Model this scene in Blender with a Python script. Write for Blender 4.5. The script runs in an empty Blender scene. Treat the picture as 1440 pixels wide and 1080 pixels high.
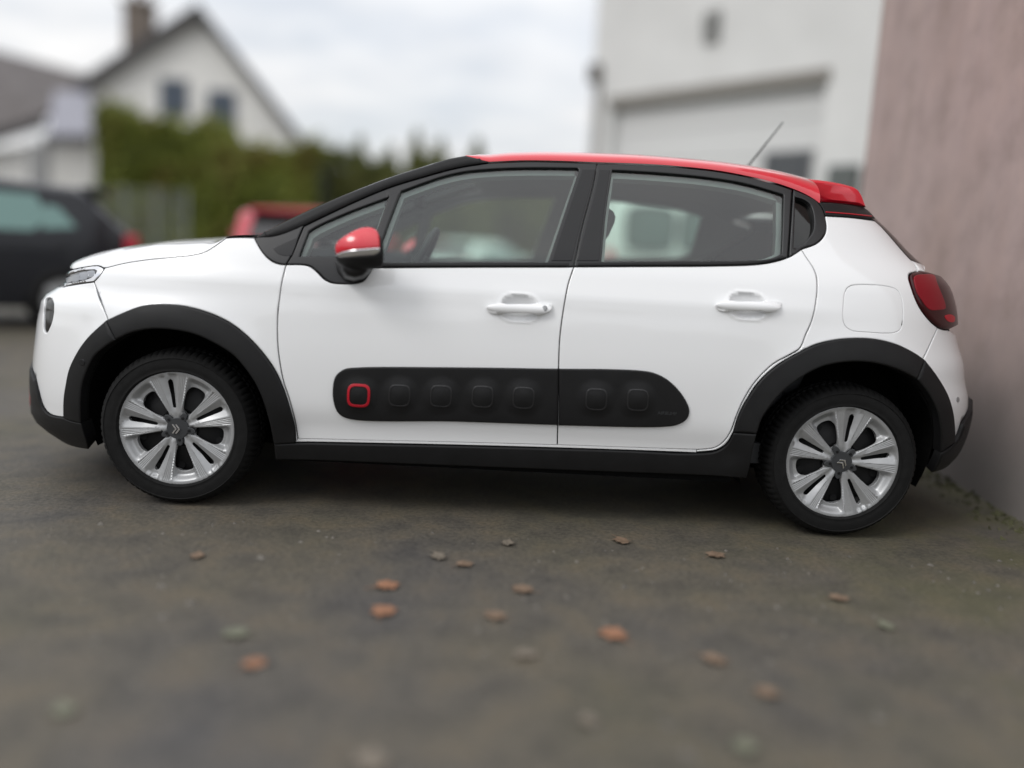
import bpy, bmesh, math, random
import numpy as np
from mathutils import Vector, Matrix, noise
from mathutils.geometry import delaunay_2d_cdt
R = math.radians
SC = bpy.context.scene
COL = SC.collection
random.seed(7); rng = np.random.default_rng(7)

# ------------------------------------------------------------------ camera, world, sun, exposure
CAMQ = (-0.07448, -3.97899, 1.0296, 0.01938, 0.15359, 0.05489)   # x, y, z, yaw, pitch down, roll
FPX = 1200.0                                                     # focal length in pixels of a 1440 px wide frame
_cy, _sy = math.cos(CAMQ[3]), math.sin(CAMQ[3]); _cp, _sp = math.cos(CAMQ[4]), math.sin(CAMQ[4])
CF = np.array([_sy*_cp, _cy*_cp, -_sp]); _r = np.array([_cy, -_sy, 0.0]); _u = np.cross(_r, CF)
_c, _s = math.cos(CAMQ[5]), math.sin(CAMQ[5])
CR = _c*_r + _s*_u; CU = -_s*_r + _c*_u; CP = np.array(CAMQ[:3])
cam_d = bpy.data.cameras.new('camera'); cam = bpy.data.objects.new('camera', cam_d); COL.objects.link(cam)
cam.matrix_world = Matrix(((CR[0], CU[0], -CF[0], CP[0]), (CR[1], CU[1], -CF[1], CP[1]), (CR[2], CU[2], -CF[2], CP[2]), (0, 0, 0, 1)))
cam_d.sensor_width = 36; cam_d.lens = 36*FPX/1440; cam_d.clip_end = 2000; cam_d.clip_start = 0.05
cam_d.dof.use_dof = True; cam_d.dof.focus_distance = 3.28; cam_d.dof.aperture_fstop = 0.30
SC.camera = cam

SUN_EL, SUN_AZ = R(42), R(231)          # azimuth clockwise from +y: behind the camera, slightly left
w = bpy.data.worlds.new('World'); SC.world = w; w.use_nodes = True
nt = w.node_tree; nt.nodes.clear()
def N(nt, t, **k):
    n = nt.nodes.new(t)
    for a, b in k.items(): setattr(n, a, b)
    return n
out = N(nt, 'ShaderNodeOutputWorld'); bg = N(nt, 'ShaderNodeBackground')
sky = N(nt, 'ShaderNodeTexSky', sky_type='NISHITA'); sky.sun_disc = False
sky.sun_elevation = SUN_EL; sky.sun_rotation = SUN_AZ; sky.air_density = 1.0; sky.dust_density = 1.5; sky.ozone_density = 2.0
tc = N(nt, 'ShaderNodeTexCoord'); sp_ = N(nt, 'ShaderNodeSeparateXYZ'); nt.links.new(tc.outputs['Generated'], sp_.inputs[0])
# cloud layer: direction projected on a plane overhead
dz = N(nt, 'ShaderNodeMath', operation='MAXIMUM'); dz.inputs[1].default_value = 0.04
ad = N(nt, 'ShaderNodeMath', operation='ADD'); ad.inputs[1].default_value = 0.12
nt.links.new(sp_.outputs['Z'], dz.inputs[0]); nt.links.new(dz.outputs[0], ad.inputs[0])
dx = N(nt, 'ShaderNodeMath', operation='DIVIDE'); dy = N(nt, 'ShaderNodeMath', operation='DIVIDE')
nt.links.new(sp_.outputs['X'], dx.inputs[0]); nt.links.new(ad.outputs[0], dx.inputs[1])
nt.links.new(sp_.outputs['Y'], dy.inputs[0]); nt.links.new(ad.outputs[0], dy.inputs[1])
cb = N(nt, 'ShaderNodeCombineXYZ'); nt.links.new(dx.outputs[0], cb.inputs[0]); nt.links.new(dy.outputs[0], cb.inputs[1])
n1 = N(nt, 'ShaderNodeTexNoise'); n1.inputs['Scale'].default_value = 0.8; n1.inputs['Detail'].default_value = 6; n1.inputs['Roughness'].default_value = 0.6
nt.links.new(cb.outputs[0], n1.inputs['Vector'])
r1 = N(nt, 'ShaderNodeValToRGB'); r1.color_ramp.elements[0].position = 0.34; r1.color_ramp.elements[1].position = 0.60
r1.color_ramp.elements[0].color = (0.62,)*3+(1,); r1.color_ramp.elements[1].color = (1, 1, 1, 1)
nt.links.new(n1.outputs['Fac'], r1.inputs[0])
n2 = N(nt, 'ShaderNodeTexNoise'); n2.inputs['Scale'].default_value = 2.8; n2.inputs['Detail'].default_value = 5
nt.links.new(cb.outputs[0], n2.inputs['Vector'])
r2 = N(nt, 'ShaderNodeValToRGB'); r2.color_ramp.elements[0].position = 0.3; r2.color_ramp.elements[1].position = 0.7
r2.color_ramp.elements[0].color = (6.9, 7.05, 7.3, 1); r2.color_ramp.elements[1].color = (8.5, 8.45, 8.4, 1)
nt.links.new(n2.outputs['Fac'], r2.inputs[0])
mx = N(nt, 'ShaderNodeMix', data_type='RGBA')
nt.links.new(r1.outputs[0], mx.inputs['Factor']); nt.links.new(sky.outputs[0], mx.inputs['A']); nt.links.new(r2.outputs[0], mx.inputs['B'])
# overcast sky: brighter towards the zenith
zg = N(nt, 'ShaderNodeMapRange'); zg.inputs['From Min'].default_value = 0; zg.inputs['From Max'].default_value = 1; zg.inputs['To Min'].default_value = 0.90; zg.inputs['To Max'].default_value = 2.0
nt.links.new(sp_.outputs['Z'], zg.inputs['Value']); vm = N(nt, 'ShaderNodeVectorMath', operation='SCALE'); nt.links.new(mx.outputs['Result'], vm.inputs[0]); nt.links.new(zg.outputs[0], vm.inputs['Scale'])
nt.links.new(vm.outputs[0], bg.inputs['Color']); bg.inputs['Strength'].default_value = 0.10
nt.links.new(bg.outputs[0], out.inputs[0])

sd = bpy.data.lights.new('sun', 'SUN'); sd.energy = 1.1; sd.angle = R(22); sd.color = (1.0, 0.985, 0.96)
so = bpy.data.objects.new('sun', sd); COL.objects.link(so)
_sv = Vector((math.sin(SUN_AZ)*math.cos(SUN_EL), math.cos(SUN_AZ)*math.cos(SUN_EL), math.sin(SUN_EL)))
so.rotation_euler = _sv.to_track_quat('Z', 'Y').to_euler(); so.location = _sv*30
SC.view_settings.view_transform = 'Standard'; SC.view_settings.look = 'None'
SC.view_settings.exposure = 0.16; SC.view_settings.gamma = 1.0; SC.view_settings.use_curve_mapping = False
SC.render.engine = 'CYCLES'
SC.cycles.max_bounces = 8; SC.cycles.transparent_max_bounces = 16

# ------------------------------------------------------------------ pixel <-> place helpers
def ray(u, v):
    d = CF + CR*((u-720)/FPX) - CU*((v-540)/FPX)
    return d/np.linalg.norm(d)
def atY(u, v, Y):
    d = ray(u, v); return CP + d*((Y-CP[1])/d[1])
def atZ(u, v, Z=0.0):
    d = ray(u, v); return CP + d*((Z-CP[2])/d[2])
def project(p):
    d = np.asarray(p) - CP; z = d@CF
    return 720+FPX*(d@CR)/z, 540-FPX*(d@CU)/z

# ------------------------------------------------------------------ materials
def mat(name, col, rough=0.5, metal=0.0, coat=0.0, noise_amt=0.0, noise_scale=20, bump=0.0, bump_scale=200, spec=0.5, emit=None, alpha=None, coat_rough=0.03):
    m = bpy.data.materials.new(name); m.use_nodes = True; nt = m.node_tree; b = nt.nodes['Principled BSDF']
    b.inputs['Base Color'].default_value = (*col, 1); b.inputs['Roughness'].default_value = rough; b.inputs['Metallic'].default_value = metal
    b.inputs['Coat Weight'].default_value = coat; b.inputs['Coat Roughness'].default_value = coat_rough
    b.inputs['Specular IOR Level'].default_value = spec
    if emit: b.inputs['Emission Color'].default_value = (*emit[0], 1); b.inputs['Emission Strength'].default_value = emit[1]
    if noise_amt or bump:
        tc = N(nt, 'ShaderNodeTexCoord')
        if noise_amt:
            n = N(nt, 'ShaderNodeTexNoise'); n.inputs['Scale'].default_value = noise_scale; n.inputs['Detail'].default_value = 6
            nt.links.new(tc.outputs['Object'], n.inputs['Vector'])
            r = N(nt, 'ShaderNodeValToRGB'); r.color_ramp.elements[0].position = .3; r.color_ramp.elements[1].position = .7
            r.color_ramp.elements[0].color = (*[c*(1-noise_amt) for c in col], 1); r.color_ramp.elements[1].color = (*[min(1, c*(1+noise_amt)) for c in col], 1)
            nt.links.new(n.outputs['Fac'], r.inputs[0]); nt.links.new(r.outputs[0], b.inputs['Base Color'])
        if bump:
            n = N(nt, 'ShaderNodeTexNoise'); n.inputs['Scale'].default_value = bump_scale; n.inputs['Detail'].default_value = 3
            nt.links.new(tc.outputs['Object'], n.inputs['Vector'])
            bp = N(nt, 'ShaderNodeBump'); bp.inputs['Strength'].default_value = bump; bp.inputs['Distance'].default_value = 0.002
            nt.links.new(n.outputs['Fac'], bp.inputs['Height']); nt.links.new(bp.outputs[0], b.inputs['Normal'])
    return m
def glass_mat(name, tint, ior=1.6, rough=0.0):
    m = bpy.data.materials.new(name); m.use_nodes = True; nt = m.node_tree; nt.nodes.clear()
    o = N(nt, 'ShaderNodeOutputMaterial'); mxs = N(nt, 'ShaderNodeMixShader'); t = N(nt, 'ShaderNodeBsdfTransparent'); g = N(nt, 'ShaderNodeBsdfGlossy')
    f = N(nt, 'ShaderNodeFresnel'); f.inputs['IOR'].default_value = ior
    t.inputs['Color'].default_value = (*tint, 1); g.inputs['Roughness'].default_value = rough
    nt.links.new(f.outputs[0], mxs.inputs[0]); nt.links.new(t.outputs[0], mxs.inputs[1]); nt.links.new(g.outputs[0], mxs.inputs[2]); nt.links.new(mxs.outputs[0], o.inputs[0])
    return m
M = dict(
    white=mat('white_paint', (.79, .795, .80), .32, coat=1.0, bump=0.012, bump_scale=60),
    red=mat('red_paint', (.60, .006, .022), .30, coat=1.0),
    matte=mat('black_trim_plastic', (.0075, .0075, .008), .52, bump=.25, bump_scale=900, spec=.3, noise_amt=.18, noise_scale=14),
    ringblack=mat('ring_black_plastic', (.018, .018, .019), .34, spec=.5),
    satin=mat('black_satin_frame', (.008, .008, .009), .42, bump=.05, bump_scale=500),
    gloss=mat('black_gloss_trim', (.010, .010, .011), .26, spec=.35),
    rubber=mat('rubber_seal', (.006, .006, .006), .7),
    dark=mat('dark_cavity', (.006, .006, .006), .9, spec=.1),
    tyre=mat('tyre_rubber', (.007, .007, .007), .72, noise_amt=.25, noise_scale=40, spec=.2, bump=.2, bump_scale=300),
    silver=mat('wheel_silver', (.37, .375, .38), .42, metal=.5, coat=.1, noise_amt=.04, noise_scale=60),
    hubgrey=mat('hub_dark_grey', (.045, .047, .05), .45, metal=.3),
    steel=mat('black_steel_wheel', (.006, .006, .0065), .6, spec=.25),
    brake=mat('brake_disc', (.12, .11, .10), .45, metal=.8),
    chrome=mat('chrome', (.8, .8, .82), .12, metal=1.0),
    glass=glass_mat('tinted_glass', (.86, .97, .91), 1.84),
    dglass=glass_mat('dark_tinted_glass', (.08, .09, .09), 1.6),
    lens=glass_mat('clear_lens', (.80, .82, .84), 1.5),
    lampgrey=mat('lamp_reflector', (.32, .33, .35), .22, metal=.7),
    lampdark=mat('lamp_dark', (.02, .02, .022), .25, coat=.6),
    tail=mat('tail_lamp_red', (.030, .0006, .0015), .3, coat=.35, spec=.2),
    tailred=mat('tail_lamp_bright_red', (.20, .001, .008), .35, coat=.3, spec=.2),
    trimgrey=mat('interior_grey_trim', (.55, .57, .56), .8),
    seat=mat('seat_fabric', (.05, .052, .056), .9, noise_amt=.2, noise_scale=80),
    dash=mat('dashboard_plastic', (.03, .031, .033), .7),
    reddecal=mat('red_plastic', (.42, .004, .016), .4),
)

# ------------------------------------------------------------------ objects helpers
def tag(o, label=None, cat=None, group=None, kind=None):
    if label: o['label'] = label
    if cat: o['category'] = cat
    if group: o['group'] = group
    if kind: o['kind'] = kind
    return o
def empty(name, loc=(0, 0, 0), rz=0, parent=None):
    o = bpy.data.objects.new(name, None); COL.objects.link(o); o.location = loc; o.rotation_euler.z = rz; o.empty_display_size = .2
    if parent: o.parent = parent
    return o
def link(name, me, parent=None, loc=None, rz=None):
    o = bpy.data.objects.new(name, me); COL.objects.link(o)
    if parent: o.parent = parent
    if loc is not None: o.location = loc
    if rz is not None: o.rotation_euler.z = rz
    return o
def mesh(name, verts, faces, m=None, parent=None, smooth=False, mats=None, fmat=None, loc=None, rz=None):
    me = bpy.data.meshes.new(name); me.from_pydata([tuple(map(float, v)) for v in verts], [], [tuple(map(int, f)) for f in faces]); me.update()
    for k in (mats or [m]): me.materials.append(k)
    if fmat is not None: me.polygons.foreach_set('material_index', list(fmat))
    if smooth: me.polygons.foreach_set('use_smooth', [True]*len(me.polygons))
    return link(name, me, parent, loc, rz)
def from_bm(name, bm, m, parent=None, smooth=False, loc=None, rz=None, autosmooth=None):
    me = bpy.data.meshes.new(name); bmesh.ops.recalc_face_normals(bm, faces=bm.faces[:]); bm.to_mesh(me); bm.free()
    for k in (m if isinstance(m, (list, tuple)) else [m]): me.materials.append(k)
    if smooth: me.polygons.foreach_set('use_smooth', [True]*len(me.polygons))
    if autosmooth: 
        me.polygons.foreach_set('use_smooth', [True]*len(me.polygons))
        b2 = bmesh.new(); b2.from_mesh(me)
        for e in b2.edges:
            if len(e.link_faces) == 2 and e.calc_face_angle(0) > R(autosmooth): e.smooth = False
        b2.to_mesh(me); b2.free()
    return link(name, me, parent, loc, rz)
def box(bm, x0, x1, y0, y1, z0, z1, bevel=0, mi=0, mtx=None):
    r = bmesh.ops.create_cube(bm, size=1); vs = r['verts']
    for v in vs: v.co = Vector(((x0+x1)/2+v.co.x*(x1-x0), (y0+y1)/2+v.co.y*(y1-y0), (z0+z1)/2+v.co.z*(z1-z0)))
    if bevel:
        es = list({e for v in vs for e in v.link_edges})
        rb = bmesh.ops.bevel(bm, geom=es, offset=bevel, segments=3, profile=.5, affect='EDGES'); vs = list({v for f in rb['faces'] for v in f.verts})
    if mtx is not None:
        for v in vs: v.co = mtx @ v.co
    for v in vs:
        for f in v.link_faces: f.material_index = mi
    return vs
def tube(bm, pts, rad, n=8):
    pts = [Vector(p) for p in pts]; rads = rad if isinstance(rad, (list, tuple)) else [rad]*len(pts); rings = []
    for i, p in enumerate(pts):
        t = (pts[min(i+1, len(pts)-1)]-pts[max(i-1, 0)]).normalized(); a = t.orthogonal().normalized() if i == 0 else (a - t*a.dot(t)).normalized()
        b = t.cross(a); rings.append([bm.verts.new(p+(a*math.cos(2*math.pi*k/n)+b*math.sin(2*math.pi*k/n))*rads[i]) for k in range(n)])
    for i in range(len(rings)-1):
        for k in range(n): bm.faces.new((rings[i][k], rings[i][(k+1) % n], rings[i+1][(k+1) % n], rings[i+1][k]))
    bm.faces.new(rings[0][::-1]); bm.faces.new(rings[-1])
def cubic(xk, yk):
    xk = np.array(xk, float); yk = np.array(yk, float); m = np.gradient(yk, xk)
    def f(x):
        x = np.clip(x, xk[0], xk[-1]); i = np.clip(np.searchsorted(xk, x)-1, 0, len(xk)-2)
        h = xk[i+1]-xk[i]; t = (x-xk[i])/h
        return (2*t**3-3*t**2+1)*yk[i]+(t**3-2*t**2+t)*h*m[i]+(-2*t**3+3*t**2)*yk[i+1]+(t**3-t**2)*h*m[i+1]
    return f
def catmull(pts, step=4.0):
    """smooth open polyline through pts, resampled"""
    p = np.array(pts, float)
    if len(p) == 2:
        n = max(1, int(np.linalg.norm(p[1]-p[0])/step)); return [p[0]+(p[1]-p[0])*i/n for i in range(n+1)]
    q = np.vstack([2*p[0]-p[1], p, 2*p[-1]-p[-2]]); o = []
    for i in range(1, len(q)-2):
        p0, p1, p2, p3 = q[i-1:i+3]
        d0 = max(1e-6, np.linalg.norm(p1-p0)**.5); d1 = max(1e-6, np.linalg.norm(p2-p1)**.5); d2 = max(1e-6, np.linalg.norm(p3-p2)**.5)
        m1 = (p1-p0)/d0-(p2-p0)/(d0+d1)+(p2-p1)/d1; m2 = (p2-p1)/d1-(p3-p1)/(d1+d2)+(p3-p2)/d2; m1 *= d1; m2 *= d1
        n = max(1, int(math.ceil(np.linalg.norm(p2-p1)/step)))
        for k in range(n):
            t = k/n; o.append((2*t**3-3*t**2+1)*p1+(t**3-2*t**2+t)*m1+(-2*t**3+3*t**2)*p2+(t**3-t**2)*m2)
    o.append(p[-1]); return o
def joinp(*segs, step=4.0):
    """closed outline from open segments (each smoothed alone, corners between them)"""
    o = []
    for s in segs:
        for q in catmull(s, step):
            if not o or np.linalg.norm(q-o[-1]) > 1e-4: o.append(q)
    if np.linalg.norm(o[0]-o[-1]) < 1e-4: o.pop()
    return np.array(o)
def closed(pts, step=4.0):
    p = [np.array(q, float) for q in pts]; n = len(p); c = catmull(p[-2:]+p+p[:3], step) if n > 3 else catmull(p+[p[0]], step)
    # cut the overlapping run
    c = np.array(c); a = int(np.argmin(np.linalg.norm(c-p[0], axis=1))); 
    b = a+1+int(np.argmin(np.linalg.norm(c[a+1+n:]-p[0], axis=1)))+n if False else None
    d = np.linalg.norm(c-p[0], axis=1); idx = [i for i in range(len(c)) if d[i] < 1e-6]
    return c[idx[0]:idx[1]]
def area2(p): x, y = p[:, 0], p[:, 1]; return float(np.sum(x*np.roll(y, -1)-np.roll(x, -1)*y))
def ccw(p): p = np.asarray(p, float); return p if area2(p) > 0 else p[::-1]
def inset(p, d):
    """inset a ccw outline by d (negative grows)"""
    if d == 0: return p.copy()
    a = np.roll(p, 1, 0); b = np.roll(p, -1, 0)
    e1 = p-a; e2 = b-p; e1 /= np.maximum(1e-9, np.linalg.norm(e1, axis=1))[:, None]; e2 /= np.maximum(1e-9, np.linalg.norm(e2, axis=1))[:, None]
    n1 = np.stack([-e1[:, 1], e1[:, 0]], 1); n2 = np.stack([-e2[:, 1], e2[:, 0]], 1); n = n1+n2
    L = np.maximum(.35, np.linalg.norm(n, axis=1)); k = 2/(L*L)
    return p+n*(d*np.minimum(k, 2.0))[:, None]
def pip(pts, poly):
    x, y = pts[:, 0], pts[:, 1]; ins = np.zeros(len(pts), bool); n = len(poly)
    for i in range(n):
        x0, y0 = poly[i]; x1, y1 = poly[(i+1) % n]
        if y0 == y1: continue
        c = ((y0 > y) != (y1 > y)); ins ^= c & (x < (x1-x0)*(y-y0)/(y1-y0)+x0)
    return ins
def sheet(name, mapf, outer, m, parent=None, holes=(), gap=0.0, bev=0.004, rim=0.014, res=0.035, off=0.0, disp=None, extra=None, flip=False, hole_gap=0.0, drop=0.0015, back=False, hole_rim=None):
    """a skin over a 2-D outline: mapf(a,b)->(points, normals); edges rolled and turned in by rim"""
    outer = inset(ccw(outer), gap); loops = [(outer, +1)] + [(inset(ccw(h), -hole_gap), -1) for h in holes]
    pts = []; cons = []; isb = []; loopidx = []
    for lp, sg in loops:
        s0 = len(pts); n = len(lp); pts += list(lp); isb += [True]*n; cons += [(s0+i, s0+(i+1) % n) for i in range(n)]; loopidx.append((s0, n, sg))
    inner = []
    for lp, sg in loops:
        if bev:
            r2 = inset(lp, bev*sg); s0 = len(pts); pts += list(r2); isb += [False]*len(r2); inner.append(r2)
        else: inner.append(lp)
    allb = np.vstack(inner); mn, mxx = outer.min(0), outer.max(0)
    if res:
        gx = np.arange(mn[0]+res/2, mxx[0], res); gy = np.arange(mn[1]+res/2, mxx[1], res)
        G = np.array([(x+(res/2 if j % 2 else 0), y) for j, y in enumerate(gy) for x in gx])
    else: G = np.zeros((0, 2))
    if extra is not None and len(extra): 
        E = np.asarray(extra, float)
    else: E = np.zeros((0, 2))
    def keep(G, dmin):
        if not len(G): return G
        k = pip(G, inner[0])
        for h in inner[1:]: k &= ~pip(G, h)
        G = G[k]
        if len(G):
            dd = np.concatenate([np.min(np.linalg.norm(G[i:i+500, None]-allb[None], axis=2), axis=1) for i in range(0, len(G), 500)]); G = G[dd > dmin]
        return G
    G = keep(G, (res or .01)*.35); E = keep(E, .0006)
    if len(E) and len(G):
        dd = np.concatenate([np.min(np.linalg.norm(G[i:i+300, None]-E[None], axis=2), axis=1) for i in range(0, len(G), 300)]); G = G[dd > res*.5]
    pts = np.vstack([np.array(pts)]+[g for g in (G, E) if len(g)]); isb = np.array(isb+[False]*(len(pts)-len(isb)))
    vs, es, fs, ov, oe, of = delaunay_2d_cdt([Vector(p) for p in pts], cons, [], 0, 1e-7)
    V = np.array([v[:] for v in vs]); Fc = np.array(fs, dtype=int)
    cen = V[Fc].mean(1); k = pip(cen, outer)
    for h, _ in loops[1:]: k &= ~pip(cen, h)
    Fc = Fc[k]
    # orient ccw in 2-D
    A = V[Fc[:, 1]]-V[Fc[:, 0]]; B = V[Fc[:, 2]]-V[Fc[:, 0]]; cr = A[:, 0]*B[:, 1]-A[:, 1]*B[:, 0]; Fc[cr < 0] = Fc[cr < 0][:, ::-1]
    Fc = Fc[np.abs(cr) > 1e-12]
    bidx = {}
    for i, o_ in enumerate(ov):
        for q in o_: bidx[q] = i
    P3, Nn = mapf(V[:, 0], V[:, 1])
    D = np.full(len(V), off)
    if disp is not None: D = D + disp(V[:, 0], V[:, 1])
    bset = sorted({bidx[i] for i in range(len(isb)) if isb[i] and i in bidx}); bb = np.zeros(len(V), bool); bb[bset] = True
    if disp is not None:   # refine normals with the displacement gradient
        e = 1e-3; Pa, Na = mapf(V[:, 0]+e, V[:, 1]); Pb, Nb = mapf(V[:, 0], V[:, 1]+e)
        Q0 = P3+Nn*D[:, None]; Qa = Pa+Na*(off+disp(V[:, 0]+e, V[:, 1]))[:, None]; Qb = Pb+Nb*(off+disp(V[:, 0], V[:, 1]+e))[:, None]
        n2 = np.cross(Qa-Q0, Qb-Q0); s = np.sign(np.sum(n2*Nn, 1)); s[s == 0] = 1; n2 = n2*s[:, None]; Nv = n2/np.maximum(1e-12, np.linalg.norm(n2, axis=1))[:, None]
    else: Nv = Nn.copy()
    Q = P3+Nn*(D-np.where(bb, drop, 0))[:, None]
    verts = [tuple(q) for q in Q]; vn = [tuple(n) for n in Nv]
    # rim
    rimf = []; 
    if bev or rim:
        for li, (s0, n, sg) in enumerate(loopidx):
            ids = [bidx.get(s0+i) for i in range(n)]
            if any(i is None for i in ids): ids = [i for i in ids if i is not None]; n = len(ids)
            c3 = Q[ids]; t = np.roll(c3, -1, 0)-np.roll(c3, 1, 0); o2 = np.cross(t, Nn[ids])*sg; o2 /= np.maximum(1e-9, np.linalg.norm(o2, axis=1))[:, None]
            for k_, i in enumerate(ids):
                v = Nv[i]+o2[k_]*.9*(1 if bev else 0); vn[i] = tuple(v/np.linalg.norm(v))
            rd = rim if (li == 0 or hole_rim is None) else hole_rim
            if rd:
                b0 = len(verts)
                for k_, i in enumerate(ids): verts.append(tuple(Q[i]-Nn[i]*rd)); vn.append(tuple(o2[k_]))
                for k_ in range(n):
                    k2 = (k_+1) % n
                    f = (ids[k_], b0+k_, b0+k2, ids[k2]) if sg > 0 else (ids[k_], ids[k2], b0+k2, b0+k_)
                    rimf.append(f)
    faces = [tuple(f) for f in Fc]; nf0 = len(faces)
    # check orientation of main faces against normals
    a0, a1, a2 = Q[Fc[:, 0]], Q[Fc[:, 1]], Q[Fc[:, 2]]; s = np.sum(np.cross(a1-a0, a2-a0)*Nn[Fc[:, 0]])
    if s < 0: faces = [f[::-1] for f in faces]
    if back:
        b0 = len(verts); 
        for i in range(len(V)): verts.append(tuple(Q[i]-Nn[i]*(rim or .003))); vn.append(tuple(-Nn[i]))
        faces += [tuple(b0+j for j in f[::-1]) for f in faces[:nf0]]
    if s < 0: rimf = [f[::-1] for f in rimf]
    faces += rimf
    if flip:
        verts = [(x, -y, z) for x, y, z in verts]; vn = [(x, -y, z) for x, y, z in vn]; faces = [f[::-1] for f in faces]
    me = bpy.data.meshes.new(name); me.from_pydata([tuple(map(float, v)) for v in verts], [], [tuple(map(int, f)) for f in faces]); me.materials.append(m)
    me.polygons.foreach_set('use_smooth', [True]*len(me.polygons)); me.update()
    # loop normals: smooth normals on the skin, outward normals on the rim
    ln = []
    nrim = len(rimf); nmain = len(faces)-nrim
    for pi, p in enumerate(me.polygons):
        if pi < nmain:
            for li in p.loop_indices: ln.append(vn[me.loops[li].vertex_index])
        else:
            fn = p.normal[:]
            for li in p.loop_indices: ln.append(fn)
    me.normals_split_custom_set(ln)
    return link(name, me, parent)

# ================================================================== THE WHITE CAR
# body skin: for every height a closed plan curve; a = length along it, z = height
PFR, PRR, QQ = 5.5, 8.0, 2.4
Wf = cubic([.05, .2, .3, .4, .5, .62, .72, .82, .90, .96, 1.02, 1.1, 1.2, 1.3, 1.4, 1.5],
           [.75, .80, .835, .855, .866, .872, .870, .862, .848, .832, .808, .768, .717, .665, .612, .56])
Xff = cubic([.05, .10, .16, .23, .32, .46, .60, .69, .745, .762, .786, .80, .83, .857, .888, .92, .95, 1.0, 1.05, 1.5],
            [-1.80, -1.88, -1.99, -2.085, -2.092, -2.083, -2.062, -2.044, -2.025, -2.006, -1.965, -1.945, -1.93, -1.922, -1.89, -1.84, -1.80, -1.80, -1.85, -2.1])
Xrf = cubic([.05, .15, .214, .253, .319, .382, .459, .534, .616, .687, .751, .812, .872, .931, .991, 1.021, 1.044, 1.084, 1.124, 1.183, 1.252, 1.33, 1.5],
            [1.72, 1.80, 1.861, 1.902, 1.948, 1.963, 1.97, 1.963, 1.934, 1.918, 1.888, 1.868, 1.858, 1.842, 1.812, 1.780, 1.750, 1.695, 1.648, 1.59, 1.508, 1.42, 1.40])
def _table(p, L, W=.87):
    th = np.linspace(0, 1, 40001); th = np.pi/2*(1-(1-th)**1.6) ; s = np.sin(th); c = np.cos(th)
    xi = s**(2/p); eta = np.maximum(c, 0)**(2/QQ); xi[0] = 0; eta[-1] = 0
    # fill the gap near xi=0 evenly
    x0 = np.linspace(0, xi[1], 400)[:-1]; xi = np.concatenate([x0, xi[1:]]); eta = np.concatenate([(1-x0**p)**(1/QQ), eta[1:]])
    a = np.concatenate([[0], np.cumsum(np.hypot(np.diff(xi)*L, np.diff(eta)*W))]); return a, xi, eta
TF = _table(PFR, 2.05); TR = _table(PRR, 1.92)
AF, AR = TF[0][-1], TR[0][-1]
def base(a, z):
    a = np.asarray(a, float); z = np.asarray(z, float)
    sgn = np.ones_like(a); af = np.where(a < -AF, -2*AF-a, a); sgn = np.where(a < -AF, -1, sgn); af = np.where(a > AR, 2*AR-a, af); sgn = np.where(a > AR, -1, sgn)
    xiF = np.interp(-af, TF[0], TF[1]); eF = np.interp(-af, TF[0], TF[2]); xiR = np.interp(af, TR[0], TR[1]); eR = np.interp(af, TR[0], TR[2])
    fr = af < 0; x = np.where(fr, Xff(z)*xiF, Xrf(z)*xiR); y = -Wf(z)*np.where(fr, eF, eR)*sgn
    return np.stack([x, y, z], -1)
def bnormal(a, z, e=2e-3):
    du = base(a+e, z)-base(a-e, z); dv = base(a, z+e)-base(a, z-e); n = np.cross(du, dv); n /= np.maximum(1e-12, np.linalg.norm(n, axis=-1))[..., None]
    return n
WX, WZ = 1.27, .30
def relief(a, z):
    """wheel-arch swelling, door handle cups, belt crease, lower door scoop"""
    a = np.asarray(a, float); z = np.asarray(z, float); d = np.zeros_like(a)
    for cx in (-1.285, 1.29):
        r = np.hypot(a-cx, z-WZ); d = d + .016*np.exp(-((r-.40)/.085)**2)*np.clip((z-.1)/.25, 0, 1)*np.clip((1.80-np.abs(a))/.30, 0, 1)
    for (ca, cz) in CUPS:
        q = (np.abs((a-ca)/.070)**2.6+np.abs((z-cz)/.047)**2.6)
        d = d - .021*np.clip(1-q, 0, 1)**.8*(q < 1) + .0018*np.exp(-((q-1.25)/.35)**2)
    d = d + .004*np.exp(-((z-.875)/.035)**2)*np.clip((1.45-np.abs(a+.1))/.3, 0, 1)
    d = d - .010*np.exp(-((z-.33)/.06)**2)*np.clip((.95-np.abs(a))/.15, 0, 1)
    return d
def skin(a, z):
    a = np.asarray(a, float); z = np.asarray(z, float); e = 1.5e-3
    def Pq(a, z): return base(a, z)+bnormal(a, z)*relief(a, z)[..., None]
    P = Pq(a, z); n = np.cross(Pq(a+e, z)-Pq(a-e, z), Pq(a, z+e)-Pq(a, z-e)); n /= np.maximum(1e-12, np.linalg.norm(n, axis=-1))[..., None]
    return P, n
CUPS = []
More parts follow.
